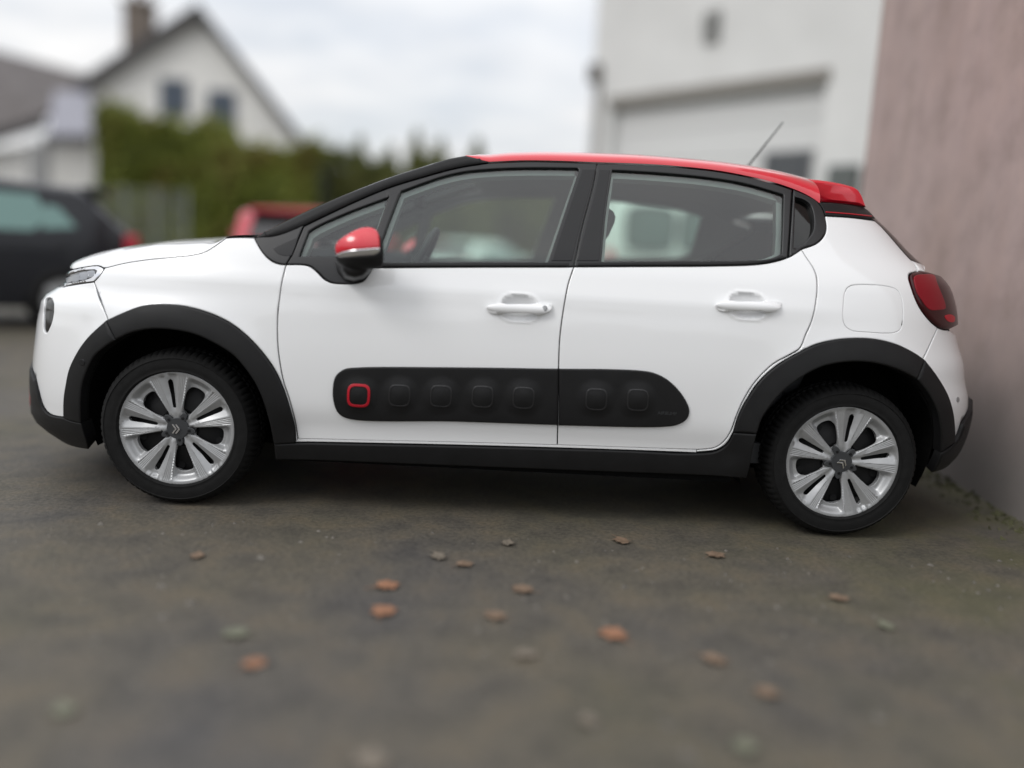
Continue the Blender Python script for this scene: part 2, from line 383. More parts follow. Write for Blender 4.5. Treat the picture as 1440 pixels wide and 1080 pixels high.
def unproj(px, off=0.0, raw=False):
    """pixels -> (a,z) on the body skin by Newton"""
    px = np.atleast_2d(np.array(px, float)); n = len(px); A = np.zeros(n); Z = np.zeros(n)
    for i, (u, v) in enumerate(px):
        p = atY(u, v, -.82 if v > 380 else -.72); A[i] = np.clip(p[0], -2.2, 2.1); Z[i] = p[2]
    def pr(A, Z):
        P = base(A, Z)
        if off: P = P+bnormal(A, Z)*off
        d = P-CP; zz = d@CF; return np.stack([720+FPX*(d@CR)/zz, 540-FPX*(d@CU)/zz], 1)
    for it in range(40):
        f = pr(A, Z)-px; e = 1e-4; Ja = (pr(A+e, Z)-pr(A, Z))/e; Jz = (pr(A, Z+e)-pr(A, Z))/e
        det = Ja[:, 0]*Jz[:, 1]-Ja[:, 1]*Jz[:, 0]; det = np.where(np.abs(det) < 2e4, 2e4*np.where(det < 0, -1, 1), det)
        da = (-f[:, 0]*Jz[:, 1]+f[:, 1]*Jz[:, 0])/det; dz = (-f[:, 1]*Ja[:, 0]+f[:, 0]*Ja[:, 1])/det
        A = A+np.clip(da, -.06, .06); Z = Z+np.clip(dz, -.06, .06)
        A = np.clip(A, -AF+.02, AR-.02); Z = np.clip(Z, .06, 1.49)
    err = np.linalg.norm(pr(A, Z)-px, axis=1)
    if not raw and err.max() > 2.5:
        i = int(err.argmax()); print('UNPROJ err', round(float(err.max()), 1), px[i], 'a,z', round(A[i], 3), round(Z[i], 3))
    return np.stack([A, Z], 1)
def U(*pts, step=4.0): return unproj(np.array(catmull(pts, step)))
CUPS = [tuple(unproj([(730, 433)])[0]), tuple(unproj([(1051, 430)])[0])]
def cat_az(*segs):
    o = [];
    for s in segs:
        for q in s:
            if not o or np.linalg.norm(np.array(q)-o[-1]) > 5e-4: o.append(np.array(q, float))
    if np.linalg.norm(o[0]-o[-1]) < 5e-4: o.pop()
    return np.array(o)
rv = lambda s: s[::-1]

car = empty('parked_car', (0, 0, 0))
tag(car, 'white hatchback with red roof, black wheel arches and black side mouldings, parked across the foreground', 'car')

# ---- traced seams (pixels of the 1440 x 1080 photograph -> skin)
s_hood = U((147, 376.7), (175.8, 369.6), (207, 364.8), (238, 361.7), (275.8, 357.5), (289, 353.5), (303, 345), (317, 334.6))
s_fendtop = U((317, 334.6), (336, 334), (357.5, 334.5))
s_trimA = U((357.5, 334.5), (364.6, 348), (373, 359.4), (383.3, 367.7), (393.7, 371.5), (402, 372.3))
s_doorF = U((402, 372.3), (397, 395), (393, 420), (390.7, 439), (390, 468), (391.4, 492), (395, 516), (399.8, 538), (407, 559.7), (413, 583.7), (418.6, 618.6))
s_arF2o = U((154, 451), (176, 441), (203, 431.5), (230, 429), (255, 430.4), (280, 435.6), (307, 445), (330, 457.5), (354, 477.8), (373.3, 499.5), (387.8, 521), (399.8, 547.6), (409.5, 579), (414.3, 603), (415.5, 621.5))
s_arF1o = U((92.5, 587), (93.7, 559), (96.5, 541.5), (101.5, 519), (113.3, 495), (128, 475), (154, 451))
s_arF1i = U((117.6, 594), (118, 559), (120.4, 541), (126, 524), (138, 501), (153, 487.5), (168.5, 477))
s_arF2i = U((168.5, 477), (188, 468), (211, 462.7), (234, 462), (259, 464.8), (280, 470), (307, 482.5), (330, 497), (344.4, 512), (361.3, 535.6), (373.3, 562), (380.6, 588.6), (386.6, 621.8))
s_bumpF = U((132, 396.5), (142.5, 426), (154, 451))
s_lampR = U((132, 396.5), (140.4, 387), (147, 376.7))
s_lampB = U((132, 396.5), (113.3, 399), (97, 401.5), (88, 403.5))
s_lampT = U((147, 376.7), (140.4, 373.0), (119.6, 374.9), (104, 378.0))
s_B = U((840, 229.6), (833.7, 263), (819, 319), (807.5, 372), (806, 378), (799, 400), (794.5, 422.5), (787.4, 474.4), (785.5, 521.7), (784, 628))
iB = int(np.argmin(np.abs(s_B[:, 1]-unproj([(807, 375.5)])[0][1]))); s_Bt, s_Bb = s_B[:iB+1], s_B[iB:]
s_belt1 = U((402, 372.3), (425, 372.5), (435.4, 374.6), (445.8, 382.3), (456, 392.7), (466.7, 398), (481, 399.4), (498, 399), (510.4, 395.8), (516.7, 388.5), (523, 376.7))
s_belt2 = np.vstack([U((523, 376.7), (600, 376), (700, 375.6), (800, 375.5)), s_Bt[-1:]])
s_sill1 = U((418.6, 618.6), (500, 621), (630, 624), (784, 628))
s_sill2 = U((784, 628), (880, 631.5), (980, 634.5))
s_doorR = U((980, 634.5), (1006, 631.0), (1018, 622), (1028, 605.5), (1035, 586), (1046, 561.5), (1062.5, 536), (1087.5, 511.5), (1112, 497.8), (1124.4, 489.5), (1133, 470.5), (1140.5, 454), (1147.7, 422.6), (1149.4, 403), (1148.4, 389), (1144, 377), (1134.4, 362.4), (1127, 350.5))
s_belt3 = np.vstack([s_Bt[-1:], U((812, 375.2), (880, 374.8), (1005, 374), (1063, 372.0), (1088, 368.2), (1109, 361.5), (1127, 350.5))])
s_qtrim = U((1127, 350.5), (1149, 341.7), (1159, 331), (1162, 321), (1160, 303.5))
s_qtop = U((1160, 303.5), (1195, 305.5), (1228, 309.5))
s_glsE = U((1228, 309.5), (1239, 319), (1255, 337), (1271, 355.5), (1281, 366))
s_tailT = U((1281, 366), (1287, 371), (1291, 381.5))
s_tailL = U((1291, 381.5), (1280, 385), (1278.4, 390), (1283.7, 410.5), (1293, 432), (1307.8, 451.5), (1319, 461))
s_bumpR = U((1319, 461), (1305, 491), (1296, 506.7))
s_arRo = U((1031.4, 606.5), (1038, 584.4), (1049.4, 562), (1066, 537.5), (1091, 514.5), (1119, 497.5), (1146.7, 484.4), (1174.4, 478), (1202, 476), (1230, 477.5), (1257.8, 484.4), (1280, 495.5), (1296, 506.7))
s_arR2o = U((1296, 506.7), (1313, 529), (1327, 554), (1335, 579), (1338.3, 606.7), (1338.3, 620))
s_arRi = U((1062, 607), (1069, 587), (1083, 566), (1099.4, 548), (1124.4, 529), (1152, 515), (1180, 509), (1208, 508), (1235.6, 512), (1260, 520), (1283, 532))
s_arR2i = U((1283, 532), (1302, 556.7), (1313, 579), (1318, 606.7), (1317.5, 634))
zc = lambda a0, a1, z, n=30: np.stack([np.linspace(a0, a1, n), np.full(n, z)], 1)

def both(fn):
    return [fn(False), fn(True)]
W_, MT, ST, GL = M['white'], M['matte'], M['satin'], M['gloss']
GAP = .0022
# front fender
fend = cat_az(s_hood, s_fendtop, s_trimA, s_doorF, [s_arF2o[-1]], rv(s_arF2o), rv(s_bumpF), s_lampR)
both(lambda f: sheet('fender', skin, fend, W_, car, gap=GAP, res=.028, flip=f))
# doors
doors = {}
airF = U((785.3, 597.5), (637.5, 592.6), (491, 589), (476, 581), (469.5, 566), (468, 548), (472, 528.5), (484, 518.7), (502.5, 516.3), (637.5, 516), (785.3, 518))
airR = U((785.3, 518), (862.5, 518.7), (905, 521), (920, 524), (937.5, 532.5), (952.5, 546), (964, 562), (969.4, 577), (965.6, 589), (952.5, 597), (930, 600), (785.3, 598))
extraF = [(CUPS[0][0]+i*.009, CUPS[0][1]+j*.009) for i in range(-11, 12) for j in range(-8, 9)]
extraR = [(CUPS[1][0]+i*.009, CUPS[1][1]+j*.009) for i in range(-11, 12) for j in range(-8, 9)]
dF = cat_az(s_belt1, s_belt2, s_Bb, rv(s_sill1), rv(s_doorF))
dR = cat_az(s_belt3, rv(s_doorR), rv(s_sill2), rv(s_Bb))
for f in (False, True):
    o = sheet('front_door', skin, dF, W_, car, gap=GAP, res=.028, extra=extraF, flip=f); doors['F', f] = o
    o = sheet('rear_door', skin, dR, W_, car, gap=GAP, res=.028, extra=extraR, flip=f); doors['R', f] = o
# quarter panel with fuel flap
flap = unproj(closed([(1188, 412), (1193, 403.5), (1201, 400.6), (1221, 400), (1248, 402.3), (1261, 406.8), (1267, 415.5), (1269.7, 430), (1269, 453), (1265.4, 464), (1254.7, 468.2), (1221, 467.4), (1197, 464.7), (1188, 458), (1185, 445.6), (1186, 427)], 3))
quar = cat_az(s_qtrim, s_qtop, s_glsE, s_tailT, s_tailL, s_bumpR, rv(s_arRo), U((1031.4, 606.5), (1022.5, 624), (1008.5, 634), (980, 637.5)), rv(s_doorR)[-1:], s_doorR)
for f in (False, True):
    sheet('quarter_panel', skin, quar, W_, car, gap=GAP, res=.028, flip=f, holes=[flap] if not f else [])
ff = sheet('fuel_flap', skin, flap, W_, car, gap=.0012, res=.03, bev=.002)
sheet('finger_notch', skin, unproj(closed([(1268.2, 446.5), (1264.6, 448), (1263.4, 452), (1264.4, 456), (1268.0, 457.8)], 1.5)), M['dark'], ff, off=.001, res=0, bev=0, rim=.004)
# white sill strip under the doors
sill = cat_az(U((415.5, 621.5), (500, 623.4), (630, 626.4), (784, 630.8), (880, 634.0), (980, 637.8)), rv(U((418.6, 618.6), (500, 620.4), (630, 623.6), (784, 627.8), (880, 631), (980, 634.6))))
both(lambda f: sheet('sill_strip', skin, sill, W_, car, gap=0, off=-.001, res=.03, bev=.001, flip=f))
# front bumper, wrapped round the nose
zl = s_lampB[-1][1]
bl = U((92.5, 587), (82, 586), (73, 583.7), (65.5, 578.0), (59.6, 566.7), (55, 549.5), (51.5, 535))
front_low = [(-2.06, .452), (-2.2, .466), (-2.36, .475), (-2.44, .485), (-2.55, .49), (-AF-.001, .49)]
front_top = [(-2.33, .790), (-2.42, .786), (-2.6, .784), (-AF-.001, .783)]
half = cat_az(s_bumpF, rv(s_arF1o), bl, front_low)
halft = cat_az(s_lampB, front_top)
hb = np.vstack([rv(halft), s_bumpF, rv(s_arF1o), bl, np.array(front_low)])
mir = hb.copy()[::-1]; mir[:, 0] = -2*AF-mir[:, 0]
def dedup(p, e=6e-4):
    o = [];
    for q in p:
        if not o or np.linalg.norm(q-o[-1]) > e: o.append(q)
    if np.linalg.norm(o[0]-o[-1]) < e: o.pop()
    return np.array(o)
hl_rec = unproj(closed([(64.5, 419), (70.5, 418.3), (75, 425), (75.6, 434), (74.5, 446), (71, 458), (65, 468.5), (61.5, 466), (60.5, 452), (61.2, 436)], 2.5), raw=True)
hl2 = hl_rec.copy(); hl2[:, 0] = -2*AF-hl2[:, 0]
print('headlamp az', hl_rec.min(0).round(3), hl_rec.max(0).round(3), 'AF', round(AF, 3), 'lampB end', s_lampB[-1].round(3), 'bl end', bl[-1].round(3))
bumper = sheet('front_bumper', skin, dedup(np.vstack([hb, mir])), W_, car, res=.028, gap=GAP, holes=[ccw(hl_rec), ccw(hl2)], hole_rim=.03)
for k, h in enumerate((hl_rec, hl2)):
    o = sheet('headlamp', skin, inset(ccw(h), -.004), M['lampgrey'], car, off=-.026, res=.02, rim=0, bev=0)
    sheet('headlamp_lens', skin, inset(ccw(h), .001), M['dglass'], o, off=-.006, res=.02, rim=0, bev=0)
# slim upper lamp
lampO = cat_az(s_lampR, s_lampT, [(-2.33, .856), (-2.33, .792)], rv(s_lampB))
nose_t = np.array([(-2.33, .856), (-2.5, .856), (-AF-.001, .857)]); nose_b = np.array([(-2.33, .792), (-2.5, .79), (-AF-.001, .789)])
for f in (False, True):
    o = sheet('daytime_lamp', skin, lampO, M['lampdark'], car, gap=.001, off=-.004, res=.02, flip=f)
    inn = U((133, 378.6), (119.6, 379.2), (104, 382.6), (93.5, 387)); inb = U((92, 398.5), (106, 396.4), (126, 391.5), (133, 386.8), (136.5, 380.5), (133, 378.6))
    ring_in = cat_az(inn, [(-2.30, .845), (-2.30, .805)], inb)
    sheet('lamp_surround', skin, inset(ccw(lampO), .004), M['chrome'], o, off=.0005, res=.02, holes=[ring_in], rim=.004, bev=.001, flip=f)
    for (u, v, ww, hh) in ((127, 385.5, 5, 5), (117, 388.5, 6, 5.5), (106, 391.5, 5, 5), (97, 393.5, 4, 4)):
        sheet('lamp_unit', skin, unproj(closed([(u-ww, v-hh*.7), (u+ww, v-hh), (u+ww*.9, v+hh*.6), (u-ww, v+hh*.9)], 2)), M['lampgrey'], o, off=.0, res=0, rim=.004, bev=.001, flip=f)
# nose band between the slim lamps (black with chrome bars)
nb = np.vstack([nose_t, nose_b[::-1]]); nm = nb.copy()[::-1]; nm[:, 0] = -2*AF-nm[:, 0]
nose = sheet('nose_band', skin, dedup(np.vstack([nose_t, nm[:0], (np.stack([-2*AF-nose_t[::-1][:, 0], nose_t[::-1][:, 1]], 1)), np.stack([-2*AF-nose_b[:, 0], nose_b[:, 1]], 1), nose_b[::-1]])), M['gloss'], car, off=-.008, res=.03)
for zz in (.812, .836):
    sheet('chrome_bar', skin, np.array([(-2.28, zz-.004), (-2*AF+2.28, zz-.004), (-2*AF+2.28, zz+.004), (-2.28, zz+.004)])[:, :] if False else np.array([(a, zz-.004) for a in np.linspace(-2*AF+2.30, -2.30, 40)]+[(a, zz+.004) for a in np.linspace(-2.30, -2*AF+2.30, 40)]), M['chrome'], nose, off=.0, res=0, rim=.005, bev=.001)
# black lower bumper, wrapped
lb_out = U((117.4, 594), (121, 606), (126.5, 625), (124, 632)); 
lowb = np.array([(-1.62, .172), (-1.8, .150), (-2.0, .135), (-2.2, .128), (-2.4, .125), (-AF-.001, .125)])
lbt = np.vstack([rv(np.array(front_low)), rv(bl), [s_arF1o[0]], U((92.5, 587), (104, 591), (117.6, 594))])
lh = np.vstack([lbt, U((117.6, 594), (121, 606), (125.5, 620), (126.5, 629)), U((126.5, 629), (110, 626.5), (96, 622), (84, 616)), lowb[lowb[:, 0] < -2.15]])
lm = lh.copy()[::-1]; lm[:, 0] = -2*AF-lm[:, 0]
lowbump = sheet('lower_bumper', skin, dedup(np.vstack([lh, lm])), MT, car, off=.010, res=.03, rim=.055)
fog = np.array([(-2.215+.03*math.cos(t), .31+.055*math.sin(t)) for t in np.linspace(0, 2*math.pi, 20, endpoint=False)])
for s in (0, 1):
    q = fog.copy()
    if s: q[:, 0] = -2*AF-q[:, 0]
    sheet('fog_lamp_accent', skin, ccw(q), M['reddecal'], lowbump, off=.018, res=0, rim=.01, bev=.002)
# cladding
def clad(name, o_, i_, cap0, cap1, **k):
    return both(lambda f: sheet(name, skin, cat_az(o_, cap1, rv(i_), cap0), MT, car, off=.013, res=.022, rim=.035, gap=.0008, flip=f, bev=.006, drop=.004, **k))
clad('front_arch_cladding', s_arF1o, s_arF1i, [s_arF1o[0]], [s_arF1i[-1]])
clad('front_arch_cladding', s_arF2o, s_arF2i, [s_arF2o[0]], [s_arF2i[-1]])
clad('rear_arch_cladding', s_arRo, s_arRi, [s_arRo[0]], [s_arRi[-1]])
sn = unproj(closed([(122.5+4*math.cos(t), 508.8+4.4*math.sin(t)) for t in np.linspace(0, 2*math.pi, 10, endpoint=False)], 2))
sheet('parking_sensor', skin, sn, GL, car, off=.0155, res=0, rim=.003, bev=.001)
# side skirt + rear lower cladding
skirt = cat_az(U((387, 622), (415.5, 622.5), (500, 624.6), (630, 627.6), (784, 632), (880, 635), (980, 638.8), (1008.5, 635.2), (1022.5, 625), (1031.4, 607.6)), U((1031.4, 607.6), (1062, 608)), U((1062, 608), (1057, 630), (1053.6, 650), (1049, 669)), rv(U((388.5, 643.5), (500, 648), (700, 656), (880, 663), (1049, 669))), U((388.5, 643.5), (387, 622)))
both(lambda f: sheet('side_skirt', skin, skirt, MT, car, off=.010, res=.03, rim=.05, gap=.0008, flip=f, bev=.006, drop=.004))
# rear bumper (white, wrapped) + tail lamp + black lower bumper
rb_l = U((1338.3, 620), (1344, 612), (1350, 596))
rb_low = np.array([(1.87, .497), (1.98, .53), (2.2, .545), (2.42, .55), (AR+.001, .55)])
rtop = np.array([(2.20, .795), (2.3, .80), (2.5, .80), (AR+.001, .80)])
tlb = U((1319, 461), (1327, 463.6), (1333, 464))
hb = np.vstack([rv(rtop), rv(tlb), s_bumpR, s_arR2o, rb_l, rb_low]); mir = hb.copy()[::-1]; mir[:, 0] = 2*AR-mir[:, 0]
print('tailB end', tlb[-1].round(3), 'rb_l', rb_l.round(3)[[0, -1]], 'AR', round(AR, 3), 'tailT', s_tailT[-1].round(3))
rbump = sheet('rear_bumper', skin, dedup(np.vstack([hb, mir])), W_, car, res=.028, gap=GAP)
sheet('parking_sensor', skin, unproj(closed([(1346.5+2.3*math.cos(t), 562+4*math.sin(t)) for t in np.linspace(0, 2*math.pi, 10, endpoint=False)], 2), raw=True), M['silver'], car, off=.002, res=0, rim=.003, bev=.001)
clad('rear_arch_cladding', s_arR2o, cat_az(s_arR2i), [s_arR2o[0]], [s_arR2i[-1]])
rl = np.vstack([rv(rb_low), rv(rb_l), U((1338.3, 620), (1328, 628), (1317.5, 634)), U((1317.5, 634), (1312, 648), (1306, 660)), np.array([(2.05, .215), (2.2, .205), (2.45, .20), (AR+.001, .20)])]); mir = rl.copy()[::-1]; mir[:, 0] = 2*AR-mir[:, 0]
sheet('lower_rear_bumper', skin, dedup(np.vstack([rl, mir])), MT, car, off=.018, res=.03, rim=.03, bev=.008, drop=.006)
# tail lamps
tl = cat_az(rv(s_tailL), U((1291, 381.5), (1297, 381.4), (1302, 382.6)), [(2.18, 1.035), (2.27, .99), (2.31, .93), (2.315, .87), (2.27, .825), (2.20, .805)], rv(tlb)[:1], rv(tlb))
for f in (False, True):
    t_ = sheet('tail_lamp', skin, tl, M['tail'], car, off=.012, gap=.002, res=.02, rim=.03, bev=.012, drop=.009, flip=f)
    sheet('brake_panel', skin, unproj(closed([(1283, 391), (1296, 388.5), (1310, 390), (1314.5, 402), (1325, 434.5), (1315, 437), (1303.6, 436.4), (1291, 421), (1284.3, 405.8)], 3)), M['tailred'], t_, off=.0135, res=.02, rim=.004, bev=.003, drop=.001, flip=f)
    sheet('reflector', skin, unproj(closed([(1324, 445), (1333, 443), (1337.5, 446), (1337, 453), (1329, 452.5)], 2), raw=True), M['reddecal'], t_, off=.0135, res=0, rim=.003, bev=.001, flip=f)
# tailgate
tg_t = s_glsE[-1]
g1 = rv(s_glsE); 
hatch = np.vstack([g1[:1], s_tailT, U((1291, 381.5), (1297, 381.4), (1302, 382.6)), [(2.18, 1.035), (2.27, .99), (2.31, .93), (2.315, .87), (2.27, .825), (2.24, .80)], [(2.3, .80), (2.5, .80), (AR+.001, .80)], [(AR+.001, 1.075), (2.5, 1.072), (2.2, 1.066), (1.95, 1.06)]])
mir = hatch.copy()[::-1]; mir[:, 0] = 2*AR-mir[:, 0]
sheet('tailgate', skin, dedup(np.vstack([hatch, mir])), W_, car, res=.028, gap=GAP)
rg = np.vstack([g1, [(1.75, 1.27), (2.1, 1.275), (AR+.001, 1.28)], [(AR+.001, 1.08), (2.5, 1.077), (2.2, 1.071), (1.95, 1.065)]]); mir = rg.copy(); mir = np.vstack([g1, [(1.75, 1.27), (2.1, 1.275)], [(2*AR-2.1, 1.275), (2*AR-1.75, 1.27)], np.stack([2*AR-g1[::-1][:, 0], g1[::-1][:, 1]], 1), [(2*AR-1.95, 1.065), (2*AR-2.2, 1.071), (2*AR-2.5, 1.077), (2.5, 1.077), (2.2, 1.071), (1.95, 1.065)]])
sheet('rear_window', skin, dedup(mir), M['dglass'], car, res=.04, gap=.002, off=.001, rim=.006)

# ---- side mouldings with their raised squares
rings = []
CB = [(505.5, 554.4), (562.5, 554.6), (620.6, 555.5), (678.7, 556.3), (736, 558), (838, 560), (896, 561)]
CBa = unproj(CB)
def bumps(a, z):
    d = np.zeros_like(a)
    for (ca, cz) in CBa:
        q = (np.abs((a-ca)/.062)**2.5+np.abs((z-cz)/.062)**2.5)**(1/2.5); d = d+.010*np.clip(1.02-q, 0, 1)**.7*(q < 1.02)*1.0
    return d
def bumps_s(a, z):
    d = np.zeros_like(a)
    for (ca, cz) in CBa:
        q = (np.abs((a-ca)/.078)**2.3+np.abs((z-cz)/.078)**2.3)**(1/2.3); t = np.clip(1-q*q, 0, 1); d = d+.0135*t*t
    return d
fine = [(ca+i*.008, cz+j*.008) for ca, cz in CBa for i in range(-10, 11) for j in range(-10, 11)]
def sqloop(c, r, n=40, e=3.6, h=1.05): return np.array([(c[0]+r*math.copysign(abs(math.cos(t))**(2/e), math.cos(t)), c[1]+h*r*math.copysign(abs(math.sin(t))**(2/e), math.sin(t))) for t in np.linspace(0, 2*math.pi, n, endpoint=False)])
for f in (False, True):
    mf = sheet('side_moulding', skin, airF, MT, car, off=.011, disp=bumps_s, extra=fine, res=.03, gap=.001, rim=.02, bev=.006, drop=.005, flip=f)
    mr = sheet('side_moulding', skin, airR, MT, car, off=.011, disp=bumps_s, extra=fine, res=.03, gap=.001, rim=.02, bev=.006, drop=.005, flip=f)
    if not f: NEAR_MR = mr
    for k, c in enumerate(CBa):
        r_ = .0415 if k == 0 else .039
        sheet('square_ring', skin, sqloop(c, r_), M['reddecal'] if k == 0 else M['ringblack'], mf if k < 5 else mr, off=.0145 if k == 0 else .0132, disp=bumps_s, res=0, holes=[sqloop(c, r_-(.0085 if k == 0 else .0042))], rim=.004, bev=.0015 if k == 0 else .0010, drop=.0012, flip=f)
def text_on(name, txt, px, h, m, parent, off):
    cu = bpy.data.curves.new('lettering', 'FONT'); cu.body = txt; cu.size = h; cu.extrude = .0004; tmp = bpy.data.objects.new('t', cu); COL.objects.link(tmp)
    bpy.context.view_layer.update(); me = bpy.data.meshes.new_from_object(tmp.evaluated_get(bpy.context.evaluated_depsgraph_get())); bpy.data.objects.remove(tmp); bpy.data.curves.remove(cu)
    c = unproj([px])[0]; co = np.array([v.co[:] for v in me.vertices]); a = c[0]+co[:, 0]; z = c[1]+co[:, 1]; P = base(a, z)+bnormal(a, z)*(off+relief(a, z)+co[:, 2])[:, None]
    for v, p in zip(me.vertices, P): v.co = p
    me.materials.append(m); me.name = name; return link(name, me, parent)
text_on('embossed_lettering', 'AIRBUMP', (924, 581.5), .017, M['hubgrey'], NEAR_MR, .0115)
# ---- door handles
def dome(c, w, h, k):
    def g(a, z):
        q = np.abs((a-c[0])/w)**3+np.abs((z-c[1])/h)**2; return k*np.clip(1-q, 0, 1)**.6
    return g
hpx = [(684.3, 432.8), (687, 430.5), (693, 428.6), (704.4, 427), (713, 428.7), (730, 428.5), (747, 428.3), (754.4, 426.6), (765, 426.8), (775.5, 428), (776.5, 431), (775, 435.5), (771, 439.5), (765, 442), (755.5, 443), (747, 441), (730, 440.8), (710, 440.6), (702, 441.8), (693, 441), (687.5, 438.6)]
for f in (False, True):
    for key, sh in (('F', (0, 0)), ('R', (321, -3))):
        o2 = unproj(closed([(x+sh[0], y+sh[1]) for x, y in hpx], 2.5)); c = (o2.min(0)+o2.max(0))/2
        hd = sheet('door_handle', base_n := (lambda a, z: (base(a, z), bnormal(a, z))), o2, W_, doors[key, f], off=.012, disp=dome(c, (o2[:, 0].max()-o2[:, 0].min())/2*1.03, .024, .020), res=.007, rim=.016, bev=.0025, drop=.002, flip=f, gap=0)
        if key == 'F':
            lc = unproj([(765.5, 434.4)])[0]; cir = lambda r, n=16: np.array([(lc[0]+r*math.cos(t), lc[1]+r*math.sin(t)) for t in np.linspace(0, 2*math.pi, n, endpoint=False)])
            sheet('lock_cylinder', base_n, cir(.0098), M['hubgrey'], doors[key, f], off=.0262, res=0, rim=.003, bev=.001, flip=f)
            sheet('lock_face', base_n, cir(.0078), M['silver'], doors[key, f], off=.0272, res=0, rim=.002, bev=.001, flip=f)
            sheet('key_slot', base_n, np.array([(lc[0]-.0014, lc[1]-.005), (lc[0]+.0014, lc[1]-.005), (lc[0]+.0014, lc[1]+.005), (lc[0]-.0014, lc[1]+.005)]), M['dark'], doors[key, f], off=.0276, res=0, rim=.001, bev=0, flip=f)
# joint line of the handle cap

# ---- greenhouse: frames, pillars, glass
def pln(a, z): return base(a, z), bnormal(a, z)
sA_top = U((357.5, 334.5), (383.3, 320.8), (416.7, 304), (445.8, 290.6), (477, 277), (508.3, 264.6), (550, 249), (600, 233), (631.7, 223.3), (654.6, 219))
sA_end = U((654.6, 219), (671, 223), (687, 228))
sA_seam = U((687, 228.5), (660, 232.2), (631.7, 238), (600, 246.8), (550, 262), (508, 279), (466.7, 298), (427, 316.7))
fr_glass = U((564, 268.4), (600, 255.2), (621, 248.2), (652.5, 241), (694, 237), (746, 235.4), (812, 236)) ; fr_gr = U((814.5, 238), (797, 290), (771.5, 366)); fr_gb = U((770, 368.5), (650, 369), (527, 369.2)); fr_gl = U((527, 369.2), (545, 318), (564, 268.4))
glF = cat_az(fr_glass, fr_gr, fr_gb, fr_gl)
qgF = cat_az(U((434, 325), (446, 317.7), (487.5, 299), (547, 276.5)), U((547, 276.5), (532, 318), (517, 360.5)), U((517, 360.5), (470, 360.6), (420.5, 360.5)), U((420.5, 360.5), (434, 325)))
topF = U((687, 229.2), (736, 227), (777.5, 227.4), (840, 229.6))
frameF = cat_az(rv(sA_seam)[:0], U((402, 372.3), (409.4, 360.4), (418, 339), (427, 317.9)), rv(U((687, 229.2), (660, 233), (631.7, 238.8), (600, 247.6), (550, 262.8), (508, 279.8), (466.7, 298.8), (427, 317.9))), topF, s_Bt, rv(s_belt2), rv(s_belt1))
topR = U((840, 229.6), (890, 231), (942.5, 234), (1005, 240.4), (1046.7, 247.6), (1088, 257.8), (1114.5, 266.6))
rr_edge = U((1114.5, 266.6), (1111.5, 315), (1108.5, 361.7))
frameR = cat_az(topR, rr_edge, rv(U((812, 375.2), (880, 374.8), (1005, 374), (1063, 372.0), (1088, 368.2), (1108.5, 361.7))), rv(s_Bt))
glR = cat_az(U((861, 238.8), (880, 239.6), (942.5, 243.7), (994.6, 249), (1046.7, 257.3), (1101, 272.5)), U((1102.5, 274), (1101.5, 315), (1099.8, 356.5)), rv(U((845.5, 368.2), (880, 367.7), (963, 366.9), (1057, 366), (1084, 363.2), (1099.8, 356.5))), U((845.5, 368.2), (852, 300), (861, 238.8)))
qtr = cat_az(U((1115.5, 267), (1134, 275), (1147, 282.5), (1155, 291.7), (1160, 303.5)), rv(s_qtrim), U((1127, 350.8), (1118, 357.5), (1109.5, 361.5)), U((1109.5, 361.5), (1112.5, 315), (1115.5, 267)))
qgR = cat_az(U((1118, 277), (1130, 280.5), (1139.4, 287.5), (1144.6, 304), (1143.5, 325), (1132, 341.7)), U((1132, 341.7), (1115.5, 349.5)), U((1115.5, 349.5), (1117, 315), (1118, 277)))
corner = cat_az(rv(s_trimA), U((357.5, 334.5), (380, 327), (404, 318), (427, 317.2))[:1], rv(U((357.5, 334.5), (400, 327.5), (427, 317.2)))[:0], U((357.5, 334.5), (390, 331), (427, 317.2)), U((427, 317.2), (418, 339), (409, 360.4), (402, 372.3)))
